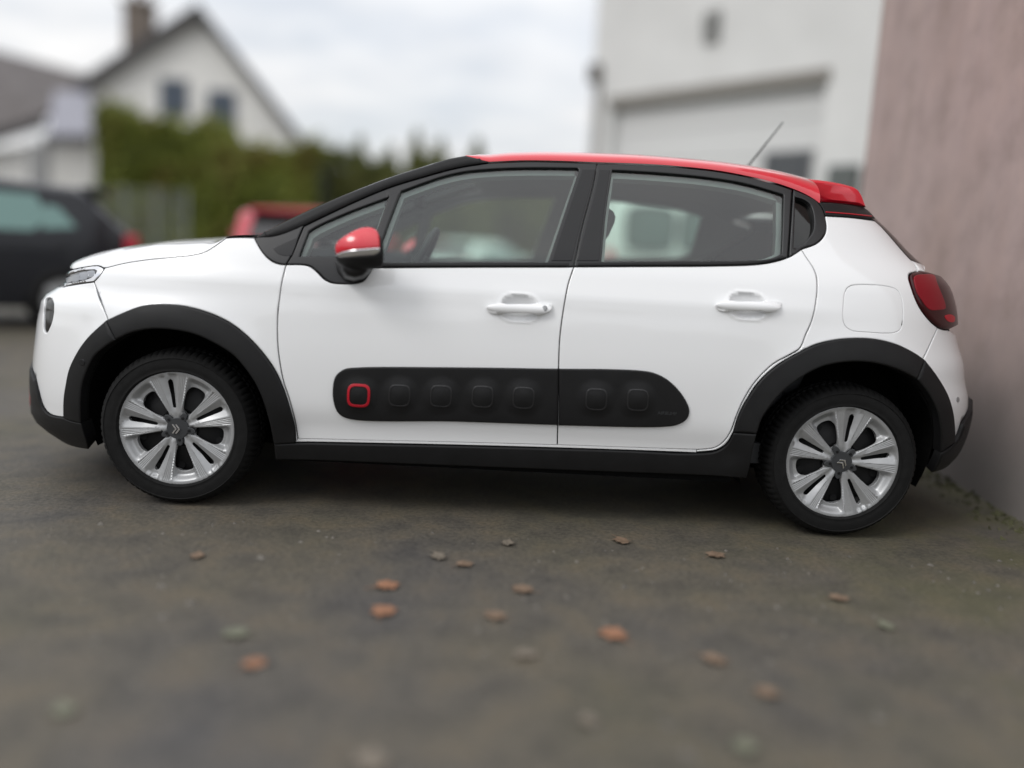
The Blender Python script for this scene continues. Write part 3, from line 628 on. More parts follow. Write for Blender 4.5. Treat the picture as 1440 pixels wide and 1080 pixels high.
for f in (False, True):
    # A pillar (black, edge rolls up to the windscreen)
    sheet('pillar_cover', pln, cat_az(sA_top, sA_end, sA_seam, [sA_seam[-1]], rv(U((357.5, 334.5), (390, 331), (427, 316.7)))), MT, car, off=.010, rim=.05, bev=.014, drop=.010, res=.03, gap=.0005, flip=f)
    sheet('corner_trim', pln, corner, ST, car, off=.003, rim=.015, res=.03, gap=.001, flip=f)
    sheet('corner_inlay', pln, cat_az(U((383.5, 350), (400, 342), (419.5, 334)), U((419.5, 334), (415, 348), (410, 360)), rv(U((383.5, 350), (391, 357.5), (402, 360.6), (410, 360)))), GL, car, off=.004, rim=.004, res=0, flip=f, bev=.002)
    o = sheet('window_frame', pln, frameF, ST, doors['F', f], holes=[glF, qgF], rim=.014, hole_rim=.012, res=.03, gap=.0022, flip=f, off=.0)
    sheet('window_glass', pln, inset(ccw(glF), -.006), M['glass'], doors['F', f], off=-.010, rim=0, bev=0, res=.05, flip=f)
    sheet('quarter_glass', pln, inset(ccw(qgF), -.006), M['glass'], doors['F', f], off=-.009, rim=0, bev=0, res=.05, flip=f)
    sheet('window_frame', pln, frameR, ST, doors['R', f], holes=[glR], rim=.014, hole_rim=.012, res=.03, gap=.0022, flip=f)
    sheet('window_glass', pln, inset(ccw(glR), -.006), M['glass'], doors['R', f], off=-.010, rim=0, bev=0, res=.05, flip=f)
    sheet('rear_quarter_trim', pln, qtr, ST, car, holes=[qgR], rim=.02, hole_rim=.02, res=.02, gap=.001, off=.002, flip=f)
    sheet('quarter_glass', pln, inset(ccw(qgR), -.006), M['dglass'], car, off=-.016, rim=0, bev=0, res=.05, flip=f)
    # gloss B pillar covers
    sheet('pillar_panel', pln, cat_az(U((819, 238.5), (836.5, 238.5)), U((836.5, 238.5), (830.5, 264), (816, 318), (804, 367)), U((804, 367), (775.5, 367)), U((775.5, 367), (800, 295), (819, 238.5))), GL, doors['F', f], off=.0025, rim=.004, bev=.002, res=.04, flip=f)
    sheet('pillar_panel', pln, cat_az(U((843, 239), (857.5, 239.5)), U((857.5, 239.5), (849, 300), (842.5, 367)), U((842.5, 367), (811, 367)), U((811, 367), (824, 318), (838, 264), (843, 239))), GL, doors['R', f], off=.0025, rim=.004, bev=.002, res=.04, flip=f)
    # raised belt mouldings
    sheet('belt_moulding', pln, cat_az(U((527, 370.6), (650, 370.3), (800, 370)), U((800, 370), (799, 374.2)), rv(U((527, 374.6), (650, 374.3), (799, 374.2))), U((527, 374.6), (527, 370.6))), MT, doors['F', f], off=.005, rim=.006, bev=.002, drop=.002, res=0, flip=f)
    sheet('belt_moulding', pln, cat_az(U((813, 370), (880, 369.3), (1005, 368.6), (1057, 367.6), (1085, 364.8), (1100, 359.5)), U((1100, 359.5), (1103, 363)), rv(U((812, 373.8), (880, 373.3), (1005, 372.6), (1063, 370.6), (1088, 366.8), (1103, 363)))), MT, doors['R', f], off=.005, rim=.006, bev=.002, drop=.002, res=0, flip=f)
    # quarter-light divider bar
    sheet('divider_bar', pln, cat_az(U((549.5, 276), (561.5, 271)), U((561.5, 271), (543, 320), (525.5, 369)), U((525.5, 369), (518.5, 369)), U((518.5, 369), (534, 322), (549.5, 276))), ST, doors['F', f], off=.003, rim=.006, bev=.002, res=0, flip=f)

# ---- roof, windscreen, bonnet: patches across the car
def b3(az): return base(az[:, 0], az[:, 1])
def cross(name, E, h, n_, m_, mt, parent, rows=14, close=False, bulge=0.0):
    """patch from edge curve E (near side) to its mirror; profile = superellipse of height h above the edge"""
    th = np.linspace(0, np.pi, 2*rows+1); V = []
    h = np.broadcast_to(h, (len(E),))
    for i, e in enumerate(E):
        for t in th:
            c, s = math.cos(t), math.sin(t); yy = math.copysign(abs(c)**(2/n_), c); zz = abs(s)**(2/m_)
            V.append((e[0]-bulge*(1-yy*yy), e[1]*yy, e[2]+h[i]*zz))
    k = len(th); F = [(i*k+j, i*k+j+1, (i+1)*k+j+1, (i+1)*k+j) for i in range(len(E)-1) for j in range(k-1)]
    bm = bmesh.new(); vs = [bm.verts.new(v) for v in V]
    for f in F:
        try: bm.faces.new([vs[j] for j in f])
        except ValueError: pass
    bmesh.ops.remove_doubles(bm, verts=bm.verts, dist=1e-4)
    return from_bm(name, bm, mt, parent, smooth=True)
def resamp(E, n):
    d = np.concatenate([[0], np.cumsum(np.linalg.norm(np.diff(E, axis=0), axis=1))]); t = np.linspace(0, d[-1], n); return np.stack([np.interp(t, d, E[:, k]) for k in range(3)], 1)
rail = b3(U((687, 227.4), (736, 225.4), (777.5, 225.8), (840, 228), (890, 229.6), (942.5, 232.6), (1005, 239), (1046.7, 246.4), (1088, 256.2), (1115, 265.2), (1134, 273.5), (1149, 282.8), (1153, 286)))
rail0 = b3(rv(sA_end)); E = resamp(np.vstack([rail0[::-1][:-1], rail]), 60)
xs = E[:, 0]; print('roof x', xs[[0, -1]].round(3), 'z', E[[0, 30, -1], 2].round(3), 'y', E[[0, 30, -1], 1].round(3))
_zs = None
hh0 = np.interp(xs, [xs[0], xs[0]+.16, .15, .8, xs[-1]], [.018, .048, .074, .080, .100])
silr = np.array([atY(u, v, y_) for u, v, y_ in ((654.6, 219, -.60), (673, 215.2, -.52), (715, 212.4, -.46), (767, 212, -.43), (819, 213.2, -.42), (890, 216, -.42), (942.5, 220.2, -.42), (1005, 225.4, -.42), (1046.7, 230.4, -.42), (1088, 237, -.42), (1130, 246, -.42), (1165, 255, -.42))])
hh = np.maximum(.006, np.interp(xs, silr[:, 0], silr[:, 2])+.006-E[:, 2]); print('roof h', hh[::8].round(3), hh0[::8].round(3))
roof = cross('roof', E, hh, 3.2, 2.3, M['red'], car)
# bonnet
hd = b3(np.vstack([s_hood[::-1], s_lampT])); 
nose_e = base(np.linspace(s_lampT[-1][0], -AF+.001, 26)[1:], np.linspace(s_lampT[-1][1], .860, 26)[1:])
E = resamp(np.vstack([hd, nose_e]), 70); xs = E[:, 0]
zcen = np.interp(xs, [-1.925, -1.90, -1.87, -1.82, -1.72, -1.586, -1.437, -1.2, -.9], [.860, .880, .902, .925, .956, .985, 1.010, 1.035, 1.055])
hh = np.maximum(.001, zcen-E[:, 2]); print('bonnet h', hh[::10].round(3), 'x', xs[::10].round(2), 'z', E[::10, 2].round(3))
k_ = np.clip((xs+1.925)/.05, 0, 1)
cross('bonnet', E[::-1], hh[::-1], 2.6, 1.9, W_, car)
# cowl + windscreen
A = resamp(b3(np.vstack([sA_top])), 40); 
cowl_e = resamp(np.array([E[0]+[0, .0, -.004], A[0]+[0, .01, -.004]]), 6); cross('cowl', cowl_e, .012, 2.4, 2, MT, car)
for k in (-1, 1): pass
Ain = A.copy(); Ain[:, 1] += .012; Ain[:, 2] -= .006
bl_ = .13
wsc = cross('windscreen', Ain, np.full(40, .010), 2.2, 2.0, M['glass'], car, bulge=bl_)
# spoiler
so_ = [(1128, 251.5), (1148, 253.5), (1165, 256), (1180, 259), (1196, 263.3), (1204, 268.5), (1209, 277), (1214.4, 292), (1190, 289), (1168, 286.8), (1150, 285.2), (1135, 276)]
def spoil(Y, pxs): return np.array([atY(u, v, Y) for u, v in pxs])
p0 = spoil(-.50, so_); prof = p0[:, [0, 2]]; nP = len(prof)
cen = prof.mean(0); V = []; ys = [-.535, -.525, -.50, -.40, -.2, 0, .2, .40, .50, .525, .535]
for y in ys:
    k = 1 if abs(y) <= .50 else (.93 if abs(y) < .53 else .70); ext = .05*(1-(y/.55)**2)
    for (x, z) in prof:
        q = cen+(np.array([x, z])-cen)*k; wgt = (q[0]-prof[:, 0].min())/(np.ptp(prof[:, 0])); V.append((q[0]+ext*wgt, y, q[1]+.012*(1-(y/.55)**2)))
Fq = [(i*nP+j, (i+1)*nP+j, (i+1)*nP+(j+1) % nP, i*nP+(j+1) % nP) for i in range(len(ys)-1) for j in range(nP)]
bm = bmesh.new(); vs = [bm.verts.new(v) for v in V]
for f in Fq: bm.faces.new([vs[j] for j in f])
bm.faces.new(vs[:nP]); bm.faces.new(vs[-nP:][::-1])
from_bm('spoiler', bm, M['red'], car, autosmooth=38)
# black band and red pin line under the spoiler
for f in (False, True):
    sheet('spoiler_side_trim', pln, cat_az(U((1151, 285.6), (1170, 286.5), (1192, 289), (1214, 292.4)), U((1214, 292.4), (1222, 299), (1230, 307.8)), rv(U((1160, 303), (1195, 305), (1230, 307.8))), U((1160, 303), (1157, 294), (1151, 285.6))), MT, car, off=.004, rim=.03, res=.03, flip=f, bev=.003)
    sheet('pin_line', pln, cat_az(U((1160, 298.6), (1190, 301), (1224, 304.6)), U((1224, 304.6), (1225, 305.9)), rv(U((1160.3, 299.9), (1190, 302.3), (1225, 305.9)))), M['reddecal'], car, off=.006, rim=.003, res=0, flip=f, bev=.0004, drop=0)
# aerial
ab = np.array(atY(1050, 236, 0.0)); at_ = np.array(atY(1101, 172, 0.0))
bm = bmesh.new(); d_ = (at_-ab); tube(bm, [ab-d_*.12, ab+d_*.1, at_], [.0055, .0042, .0026]); tube(bm, [ab-d_*.25, ab-d_*.02], [.014, .006])
from_bm('aerial', bm, M['satin'], car, smooth=True)

# ---- inner shell, wheel wells, floor
zq = .245
def arc(cx, r, t0, t1, n=28): return np.array([(cx+r*math.cos(t), WZ+r*math.sin(t)) for t in np.linspace(t0, t1, n)])
def inner_arc(px): return px
lowO = cat_az(U((90, 404), (132, 394), (175, 371), (238, 363), (289, 356), (330, 336), (402, 373), (600, 376), (806, 376), (1063, 373), (1128, 352), (1160, 330), (1162, 305), (1228, 312), (1280, 368), (1295, 390)), [(2.15, .95), (2.2, .8), (2.22, .55), (1.95, .42)], rv(s_arR2i), rv(s_arRi), U((1060, 620), (1055, 655)), rv(U((388.5, 636), (700, 650), (1055, 660))), rv(s_arF2i)[1:], rv(s_arF1i), [(-2.0, .33), (-2.3, .45), (-2.32, .77)])
both(lambda f: sheet('inner_shell', pln, lowO, M['dark'], car, off=-.022, rim=0, bev=0, res=.05, flip=f))
gh = cat_az(U((392, 335), (430, 312), (508, 276), (600, 243), (660, 229), (736, 224), (840, 226), (942, 231), (1046, 245), (1115, 264), (1150, 282), (1190, 300), (1162, 330), (1128, 356), (1088, 372), (806, 376), (600, 378), (440, 380), (400, 374)))
both(lambda f: sheet('pillar_lining', pln, gh, M['trimgrey'], car, holes=[inset(ccw(cat_az(fr_glass, fr_gr, fr_gb[:1], fr_gb, fr_gl)), .012), inset(ccw(qgF), .012), inset(ccw(glR), .014)] + ([] if True else []), off=-.034, rim=.03, bev=.004, res=.05, flip=f))
for cx in (-WX, WX):
    for s in (-1, 1):
        bm = bmesh.new(); n = 28; rr = .395; ring = []; ts = np.linspace(-.36, math.pi+.36, n)
        for y in (-.80, -.46):
            ring.append([bm.verts.new((cx+rr*math.cos(t), s*min(-y, -float(base(np.array(cx+rr*math.cos(t)), np.array(WZ+rr*math.sin(t)))[1])-.035), WZ+.02+rr*math.sin(t))) for t in ts])
        for i in range(n-1): bm.faces.new((ring[0][i], ring[0][i+1], ring[1][i+1], ring[1][i]))
        bm.faces.new(ring[1]); from_bm('wheel_well', bm, M['dark'], car, smooth=False)
bm = bmesh.new(); box(bm, -1.80, -1.69, -.42, .42, .22, .28); box(bm, -.86, .86, -.76, .76, .19, .25); box(bm, -1.69, 1.69, -.46, .46, .20, .30); box(bm, 1.66, 1.70, -.6, .6, .26, .3); from_bm('underbody', bm, M['dark'], car)
# ---- interior
bm = bmesh.new(); box(bm, -1.10, -.56, -.72, .72, .72, 1.0, bevel=.06); from_bm('dashboard', bm, M['dash'], car, smooth=True)
bm = bmesh.new(); box(bm, -.7, 1.3, -.72, .72, .26, .34); from_bm('cabin_floor', bm, M['dash'], car)
both(lambda f: sheet('door_card', pln, cat_az(U((440, 383), (600, 379), (806, 379), (1063, 375)), U((1063, 375), (1050, 560)), rv(U((440, 560), (700, 570), (1050, 580))), U((440, 560), (440, 383))), M['dash'], car, off=-.06, rim=.01, res=.08, flip=f))
def seat(x, y):
    bm = bmesh.new(); box(bm, x-.28, x+.22, y-.25, y+.25, .42, .56, bevel=.05); o = from_bm('seat', bm, M['seat'], car, smooth=True)
    bm = bmesh.new(); mt_ = Matrix.Translation((x+.22, y, .52)) @ Matrix.Rotation(R(20), 4, 'Y'); box(bm, -.06, .06, -.24, .24, 0, .58, bevel=.055, mtx=mt_); from_bm('seat_back', bm, M['seat'], o, smooth=True)
    bm = bmesh.new(); box(bm, -.045, .045, -.13, .13, .61, .75, bevel=.04, mtx=mt_); tube(bm, [mt_ @ Vector((0, -.05, .55)), mt_ @ Vector((0, -.05, .66))], .006); tube(bm, [mt_ @ Vector((0, .05, .55)), mt_ @ Vector((0, .05, .66))], .006); from_bm('headrest', bm, M['seat'], o, smooth=True)
seat(-.13, -.36); seat(-.13, .36)
bm = bmesh.new(); box(bm, .62, 1.10, -.62, .62, .42, .56, bevel=.05); mt_ = Matrix.Translation((1.08, 0, .52)) @ Matrix.Rotation(R(18), 4, 'Y'); box(bm, -.06, .06, -.62, .62, 0, .44, bevel=.05, mtx=mt_); from_bm('rear_bench', bm, M['seat'], car, smooth=True)
# steering wheel (left-hand drive: near side)
bm = bmesh.new(); mt_ = Matrix.Translation((-.43, -.36, .93)) @ Matrix.Rotation(R(-66), 4, 'Y')
n = 36; k = 8; rg_ = [[bm.verts.new(mt_ @ Vector(((.185+.015*math.cos(b))*math.cos(a), (.185+.015*math.cos(b))*math.sin(a), .015*math.sin(b)))) for b in np.linspace(0, 2*math.pi, k, endpoint=False)] for a in np.linspace(0, 2*math.pi, n, endpoint=False)]
for i in range(n):
    for j in range(k): bm.faces.new((rg_[i][j], rg_[(i+1) % n][j], rg_[(i+1) % n][(j+1) % k], rg_[i][(j+1) % k]))
box(bm, -.05, .05, -.17, .17, -.012, .012, bevel=.01, mtx=mt_); box(bm, -.07, .07, -.08, .08, -.03, .03, bevel=.02, mtx=mt_); tube(bm, [mt_ @ Vector((0, 0, -.02)), mt_ @ Vector((0, 0, -.2))], .03)
from_bm('steering_wheel', bm, M['dash'], car, smooth=True)
rm = np.array(atY(590, 283, -.02)); bm = bmesh.new(); box(bm, rm[0]-.015, rm[0]+.02, rm[1]-.11, rm[1]+.11, rm[2]-.035, rm[2]+.035, bevel=.014); tube(bm, [rm, rm+[-.05, 0, .07]], .008); from_bm('rear_view_mirror', bm, M['dash'], car, smooth=True)
# headlining
E2 = resamp(np.vstack([rail0[::-1][:-1], rail]), 30).copy(); E2[:, 2] -= .035; E2[:, 1] += .03
cross('headlining', E2, .03, 3, 2, M['trimgrey'], car)

# ---- wing mirrors
MC = np.array(atY(508, 350, -1.0)); 
def mir_map(x, z):
    q = ((x-MC[0])/.125)**2+((z-MC[2])/.095)**2; y = -1.035+.075*np.clip(q, 0, 4)**1.1
    P = np.stack([x, y, z], -1); e = 1e-3
    def Y(x, z): return -1.035+.075*np.clip(((x-MC[0])/.125)**2+((z-MC[2])/.095)**2, 0, 4)**1.1
    n = np.stack([(Y(x+e, z)-Y(x-e, z))/(2*e), -np.ones_like(x), (Y(x, z+e)-Y(x, z-e))/(2*e)], -1); n /= np.linalg.norm(n, axis=-1)[..., None]
    return P, n
def MP(*pts, step=3): return np.array([atY(u, v, -.99)[[0, 2]] for u, v in catmull(pts, step)])
m_cap = cat_az(MP((471.8, 353), (472.5, 344), (476.4, 339), (485, 332.5), (494.7, 326.5), (505, 321.3), (512.3, 319.3), (522, 319.6), (530, 324), (534.5, 334.4), (536, 348.4)), MP((536, 348.4), (516, 349.8), (495, 352), (482.5, 354.6), (473, 358)), MP((473, 358), (471.8, 353)))
m_strip = cat_az(MP((473, 358), (482.5, 354.6), (495, 352), (516, 349.8), (536, 348.4)), MP((536, 348.4), (534.5, 354.7), (528, 358.5)), MP((528, 358.5), (507, 360), (485.6, 361.6), (476.4, 361.5), (473, 358)))
m_low = cat_az(MP((536, 332), (540, 345.6), (540, 367), (537.5, 374.6), (527, 378), (507, 379), (490, 377.6), (479.5, 373), (473.5, 367), (472.5, 358.5)), MP((472.5, 358.5), (476.4, 361.7), (485.6, 361.9), (507, 360.3), (528, 358.8), (534.8, 355), (536.3, 348.4), (536, 332)))
whole = cat_az(MP((471.8, 353), (472.5, 344), (476.4, 339), (485, 332.5), (494.7, 326.5), (505, 321.3), (512.3, 319.3), (522, 319.6), (530, 322.5), (536, 332), (540, 345.6), (540, 367), (537.5, 374.6), (527, 378), (507, 379), (490, 377.6), (479.5, 373), (473.5, 367), (471.8, 353)))
for f in (False, True):
    mb = sheet('wing_mirror', mir_map, inset(ccw(whole), .002), GL, car, off=-.004, rim=.14, bev=.002, res=.02, flip=f)
    sheet('mirror_cap', mir_map, m_cap, M['red'], mb, off=.003, rim=.13, bev=.006, drop=.004, res=.012, flip=f)
    sheet('indicator_strip', mir_map, m_strip, M['chrome'], mb, off=.002, rim=.02, bev=.003, drop=.002, res=.01, flip=f)
    sheet('mirror_shell', mir_map, m_low, MT, mb, off=.002, rim=.13, bev=.006, drop=.003, res=.012, flip=f)
    # foot from the door up to the housing
    sgn = 1 if f else -1; bm = bmesh.new()
    foot = [np.array(q) for q in [(470, 368), (486, 366), (528, 370), (522, 384), (512, 394), (497, 397.5), (482, 394), (474, 384)]]
    rgs = []
    for Yp, sc in ((-.82, 1.0), (-.88, .92), (-.94, .78), (-.99, .66)):
        c = np.array((503, 372.)); rgs.append([bm.verts.new((lambda p: (p[0], sgn*abs(Yp), p[2]))(atY(*(c+(q-c)*sc), Yp))) for q in foot])
    for i in range(3):
        for j in range(8): bm.faces.new((rgs[i][j], rgs[i][(j+1) % 8], rgs[i+1][(j+1) % 8], rgs[i+1][j]))
    bm.faces.new(rgs[-1]); o = from_bm('mirror_foot', bm, ST, mb, smooth=True)

# ---- wheels
RR = .2185
def wheel(cx, s, phase, chev):
    """s=-1 near side. Local frame: face towards -y"""
    root_bm = bmesh.new(); n = 48
    def lathe(bm, prof, n=64, mod=None):
        rgx = []
        for i in range(n):
            t = 2*math.pi*i/n; rgx.append([bm.verts.new(((r+(mod(i, k) if mod else 0))*math.cos(t), y, (r+(mod(i, k) if mod else 0))*math.sin(t))) for k, (r, y) in enumerate(prof)])
        for i in range(n):
            for j in range(len(prof)-1): bm.faces.new((rgx[i][j], rgx[(i+1) % n][j], rgx[(i+1) % n][j+1], rgx[i][j+1]))
        return rgx
    # steel wheel behind the cover
    lathe(root_bm, [(.001, .045), (.06, .045), (.075, .03), (.12, .035), (.15, .05), (.175, .055), (.195, .04), (.205, .02), (.205, .15)], 48)
    for k in range(10):
        t = 2*math.pi*(k+.5)/10; r = bmesh.ops.create_cone(root_bm, cap_ends=True, segments=12, radius1=.014, radius2=.014, depth=.004)
        for v in r['verts']: v.co = Matrix.Rotation(R(90), 4, 'X') @ v.co + Vector((.152*math.cos(t), .046, .152*math.sin(t)))
    wob = from_bm('wheel', root_bm, M['steel'], car, autosmooth=30)
    wob.location = (cx, s*.80, WZ)
    if s > 0: wob.rotation_euler.z = math.pi
    bm = bmesh.new()
    prof = [(.212, .012), (.217, -.004), (.222, -.0125), (.2235, -.0145), (.225, -.0135), (.236, -.0165), (.250, -.0172), (.268, -.0150), (.270, -.0178), (.2735, -.0135), (.283, -.004), (.291, .010), (.2965, .024), (.299, .040), (.299, .062), (.293, .064), (.293, .070), (.300, .072), (.300, .098), (.294, .100), (.294, .106), (.300, .108), (.299, .150), (.290, .172), (.26, .185), (.21, .175)]
    def mod(i, k):
        if k in (11, 12, 13, 14): return -.006 if (i % 4 == 0) else 0
        if k in (17, 18): return -.006 if ((i+2) % 4 == 0) else 0
        if k in (21, 22): return -.006 if ((i+1) % 4 == 0) else 0
        if k == 10: return -.003 if (i % 4 == 0) else 0
        return 0
    lathe(bm, prof, 288, mod); ty = from_bm('tyre', bm, M['tyre'], wob, autosmooth=50)
    # cover
    def hmap(x, z):
        def H(x, z):
            r = np.hypot(x, z)/RR; ph = np.degrees(np.arctan2(z, x))-phase; ph = (ph+36) % 72-36; aph = np.abs(ph)
            rim = np.clip((r-.83)/.12, 0, 1); rim = rim*rim*(3-2*rim); low = -.024+.024*rim*1.0
                        # spoke height profile along the radius
            top = -.010+.010*np.clip((r-.3)/.62, 0, 1)**1.2 - .004*np.clip((.25-r)/.1, 0, 1)
            # cross-section: flat blade 11.5..19.5 deg, falls to the pocket beyond 19.5 and slopes to the slot inside
            t1 = np.clip((aph-20.2)/6.0, 0, 1); t1 = t1*t1*(3-2*t1); t2 = np.clip((11.0-aph)/8.5, 0, 1)
            gro = np.where((aph > 11.0) & (aph < 20.2), -.0013*(0.5-0.5*np.cos(2*np.pi*(aph-11.5)/2.0)), 0)*np.clip((r-.35)/.2, 0, 1)
            hgt = (top+gro)*(1-t1)+low*t1; hgt = hgt*(1-t2)+(top-.013*np.clip((r-.2)/.4, .25, 1))*t2
            e = np.clip((r-.93)/.035, 0, 1); hgt = hgt*(1-e)+.001*e
            return -hgt
        Y = H(x, z); e = 6e-4; n = np.stack([-(H(x+e, z)-H(x-e, z))/(2*e), np.ones_like(x), -(H(x, z+e)-H(x, z-e))/(2*e)], -1)
        n = -n/np.linalg.norm(n, axis=-1)[..., None]
        return np.stack([x, Y-.002, z], -1), n
    def pol(r, deg): return (RR*r*math.cos(R(deg+phase)), RR*r*math.sin(R(deg+phase)))
    circ = lambda r, n: np.array([pol(r, t) for t in np.linspace(0, 360, n, endpoint=False)])
    holes = []
    for k in range(5):
        c0 = 72*k
        pk = closed([pol(.28, c0+36-7), pol(.37, c0+24.2), pol(.55, c0+22.6), pol(.69, c0+23.4), pol(.76, c0+27), pol(.782, c0+36), pol(.76, c0+45), pol(.69, c0+48.6), pol(.55, c0+49.4), pol(.37, c0+47.8), pol(.28, c0+43)], .006); holes.append(ccw(pk))
        sl = []
        for (r_, hw) in ((.36, .016), (.40, .024), (.6, .031), (.80, .040), (.84, .034)): sl.append((r_, hw))
        p_ = [pol(math.hypot(r_, hw), c0+math.degrees(math.atan2(hw, r_))) for r_, hw in sl]+[pol(.865, c0)]+[pol(math.hypot(r_, hw), c0-math.degrees(math.atan2(hw, r_))) for r_, hw in sl[::-1]]
        holes.append(ccw(closed(p_, .005)))
    ex = []
    for k in range(5):
        for sg in (-1, 1):
            for d_ in np.arange(11.5, 19.6, .5):
                for r_ in np.arange(.34, .945, .05): ex.append(pol(r_, 72*k+sg*d_))
            for d_ in (20.2, 21.4, 22.6, 24., 26., 9.5, 7.5, 5.5):
                for r_ in np.arange(.30, .945, .05): ex.append(pol(r_, 72*k+sg*d_))
        for d_ in np.arange(22, 51, 3):
            for r_ in np.arange(.80, .99, .025): ex.append(pol(r_, 72*k+d_))
    cov = sheet('wheel_cover', hmap, circ(.995, 120), M['silver'], wob, holes=holes, rim=.016, bev=.0016, drop=.0008, res=.012, extra=ex, hole_rim=.020)
    # dark centre
    cc = np.array([pol(.185+.125*max(0, math.cos(R(5*(t-36))))**.9, t) for t in np.linspace(0, 360, 100, endpoint=False)])
    def cmap(x, z): return np.stack([x, np.full_like(x, .004)-.010*np.clip(1-np.hypot(x, z)/(.16*RR), 0, 1)**.5, z], -1), np.stack([0*x, -np.ones_like(x), 0*x], -1)
    hc = sheet('hub_centre', cmap, cc, M['hubgrey'], wob, rim=.012, bev=.002, res=.01)
    for k in range(5):
        q = pol(.205, 72*k+36); ci = np.array([(q[0]+.0055*math.cos(t), q[1]+.0055*math.sin(t)) for t in np.linspace(0, 2*math.pi, 14, endpoint=False)])
        sheet('bolt_cover', cmap, ci, M['steel'], wob, off=.0035, rim=.004, bev=.001, res=0)
    # double chevron
    for j in (0, 1):
        w_, t_, h_ = .0175, .0050, .0125; y0 = -.0125*j+.0105
        pts = [(-w_, y0-h_), (0, y0), (w_, y0-h_), (w_, y0-h_-t_*1.25), (0, y0-t_*1.45), (-w_, y0-h_-t_*1.25)]
        if j: pts = [(-w_, y0-h_), (0, y0), (w_, y0-h_), (w_, y0-h_-t_*1.25), (0, y0-t_*1.45), (-w_, y0-h_-t_*1.25)]
        ca, sa = math.cos(R(chev)), math.sin(R(chev)); pts = np.array([(x*ca-(z+.004)*sa, x*sa+(z+.004)*ca) for x, z in pts])
        sheet('chevron', lambda x, z: (np.stack([x, np.full_like(x, -.008), z], -1), np.stack([0*x, -np.ones_like(x), 0*x], -1)), pts, M['chrome'], wob, rim=.002, bev=.0003, drop=.0002, res=0)
    bm = bmesh.new(); lathe(bm, [(.001, .075), (.13, .075), (.13, .09), (.001, .09)], 40); from_bm('brake_disc', bm, M['brake'], wob, autosmooth=30)
wheel(-WX, -1, 99, -90+0); wheel(WX, -1, 83, -38)
wheel(-WX, 1, 40, 0); wheel(WX, 1, 10, 0)

# ================================================================== THE PLACE
def noise_col(nt, coord, scale, cols, pos, detail=6, mapping=None, rough=.55):
    n = N(nt, 'ShaderNodeTexNoise'); n.inputs['Scale'].default_value = scale; n.inputs['Detail'].default_value = detail; n.inputs['Roughness'].default_value = rough
    if mapping is not None:
        mp = N(nt, 'ShaderNodeMapping'); mp.inputs['Scale'].default_value = mapping; nt.links.new(coord, mp.inputs[0]); coord = mp.outputs[0]
    nt.links.new(coord, n.inputs['Vector']); r = N(nt, 'ShaderNodeValToRGB')
    while len(r.color_ramp.elements) < len(cols): r.color_ramp.elements.new(.5)
    for e, c, p in zip(r.color_ramp.elements, cols, pos): e.position = p; e.color = (*c, 1)
    nt.links.new(n.outputs['Fac'], r.inputs[0]); return r.outputs[0], n.outputs['Fac']
def mix(nt, a, b, f, mode='MIX'):
    m = N(nt, 'ShaderNodeMix', data_type='RGBA', blend_type=mode)
    for s, k in ((f, 'Factor'), (a, 'A'), (b, 'B')):
        if isinstance(s, (int, float)): m.inputs[k].default_value = s
        elif isinstance(s, tuple): m.inputs[k].default_value = (*s, 1)
        else: nt.links.new(s, m.inputs[k])
    return m.outputs['Result']
# --- ground: old damp asphalt with moss and worn patches
gm = bpy.data.materials.new('old_asphalt'); gm.use_nodes = True; nt = gm.node_tree; b = nt.nodes['Principled BSDF']
tc = N(nt, 'ShaderNodeTexCoord'); oc = tc.outputs['Object']
c1, f1 = noise_col(nt, oc, .9, [(.068, .064, .061), (.088, .078, .061), (.068, .064, .045)], [.3, .5, .72])
c2, f2 = noise_col(nt, oc, 7, [(.78, .79, .82), (1.0, 1.0, 1.0), (1.18, 1.12, 1.04)], [.35, .5, .66])
c3, f3 = noise_col(nt, oc, 60, [(.72, .72, .72), (1, 1, 1), (1.3, 1.28, 1.25)], [.32, .5, .70], detail=3)
c = mix(nt, c1, c2, 1.0, 'MULTIPLY'); c = mix(nt, c, c3, 1.0, 'MULTIPLY')
# mossy drift towards the wall at the right
sx = N(nt, 'ShaderNodeSeparateXYZ'); nt.links.new(oc, sx.inputs[0])
mr_ = N(nt, 'ShaderNodeMapRange'); mr_.inputs['From Min'].default_value = .5; mr_.inputs['From Max'].default_value = 2.1; nt.links.new(sx.outputs['X'], mr_.inputs['Value'])
_, fm = noise_col(nt, oc, 2.6, [(0, 0, 0), (1, 1, 1)], [.3, .7])
rmm = N(nt, 'ShaderNodeValToRGB'); rmm.color_ramp.elements[0].position = .42; rmm.color_ramp.elements[1].position = .62; nt.links.new(fm, rmm.inputs[0])
ml = N(nt, 'ShaderNodeMath', operation='MULTIPLY'); nt.links.new(mr_.outputs[0], ml.inputs[0]); nt.links.new(rmm.outputs[0], ml.inputs[1])
ml2 = N(nt, 'ShaderNodeMath', operation='MULTIPLY'); nt.links.new(ml.outputs[0], ml2.inputs[0]); ml2.inputs[1].default_value = .55
c = mix(nt, c, (.088, .086, .036), ml2.outputs[0])
nt.links.new(c, b.inputs['Base Color']); rr_ = N(nt, 'ShaderNodeMapRange'); rr_.inputs['To Min'].default_value = .5; rr_.inputs['To Max'].default_value = .85; nt.links.new(f1, rr_.inputs['Value']); nt.links.new(rr_.outputs[0], b.inputs['Roughness'])
b.inputs['Specular IOR Level'].default_value = .35
bp = N(nt, 'ShaderNodeBump'); bp.inputs['Strength'].default_value = .5; bp.inputs['Distance'].default_value = .006; nt.links.new(f3, bp.inputs['Height']); nt.links.new(bp.outputs[0], b.inputs['Normal'])
def gz(x, y): return -.032*max(0.0, y-8.5) if y < 40 else -1.008
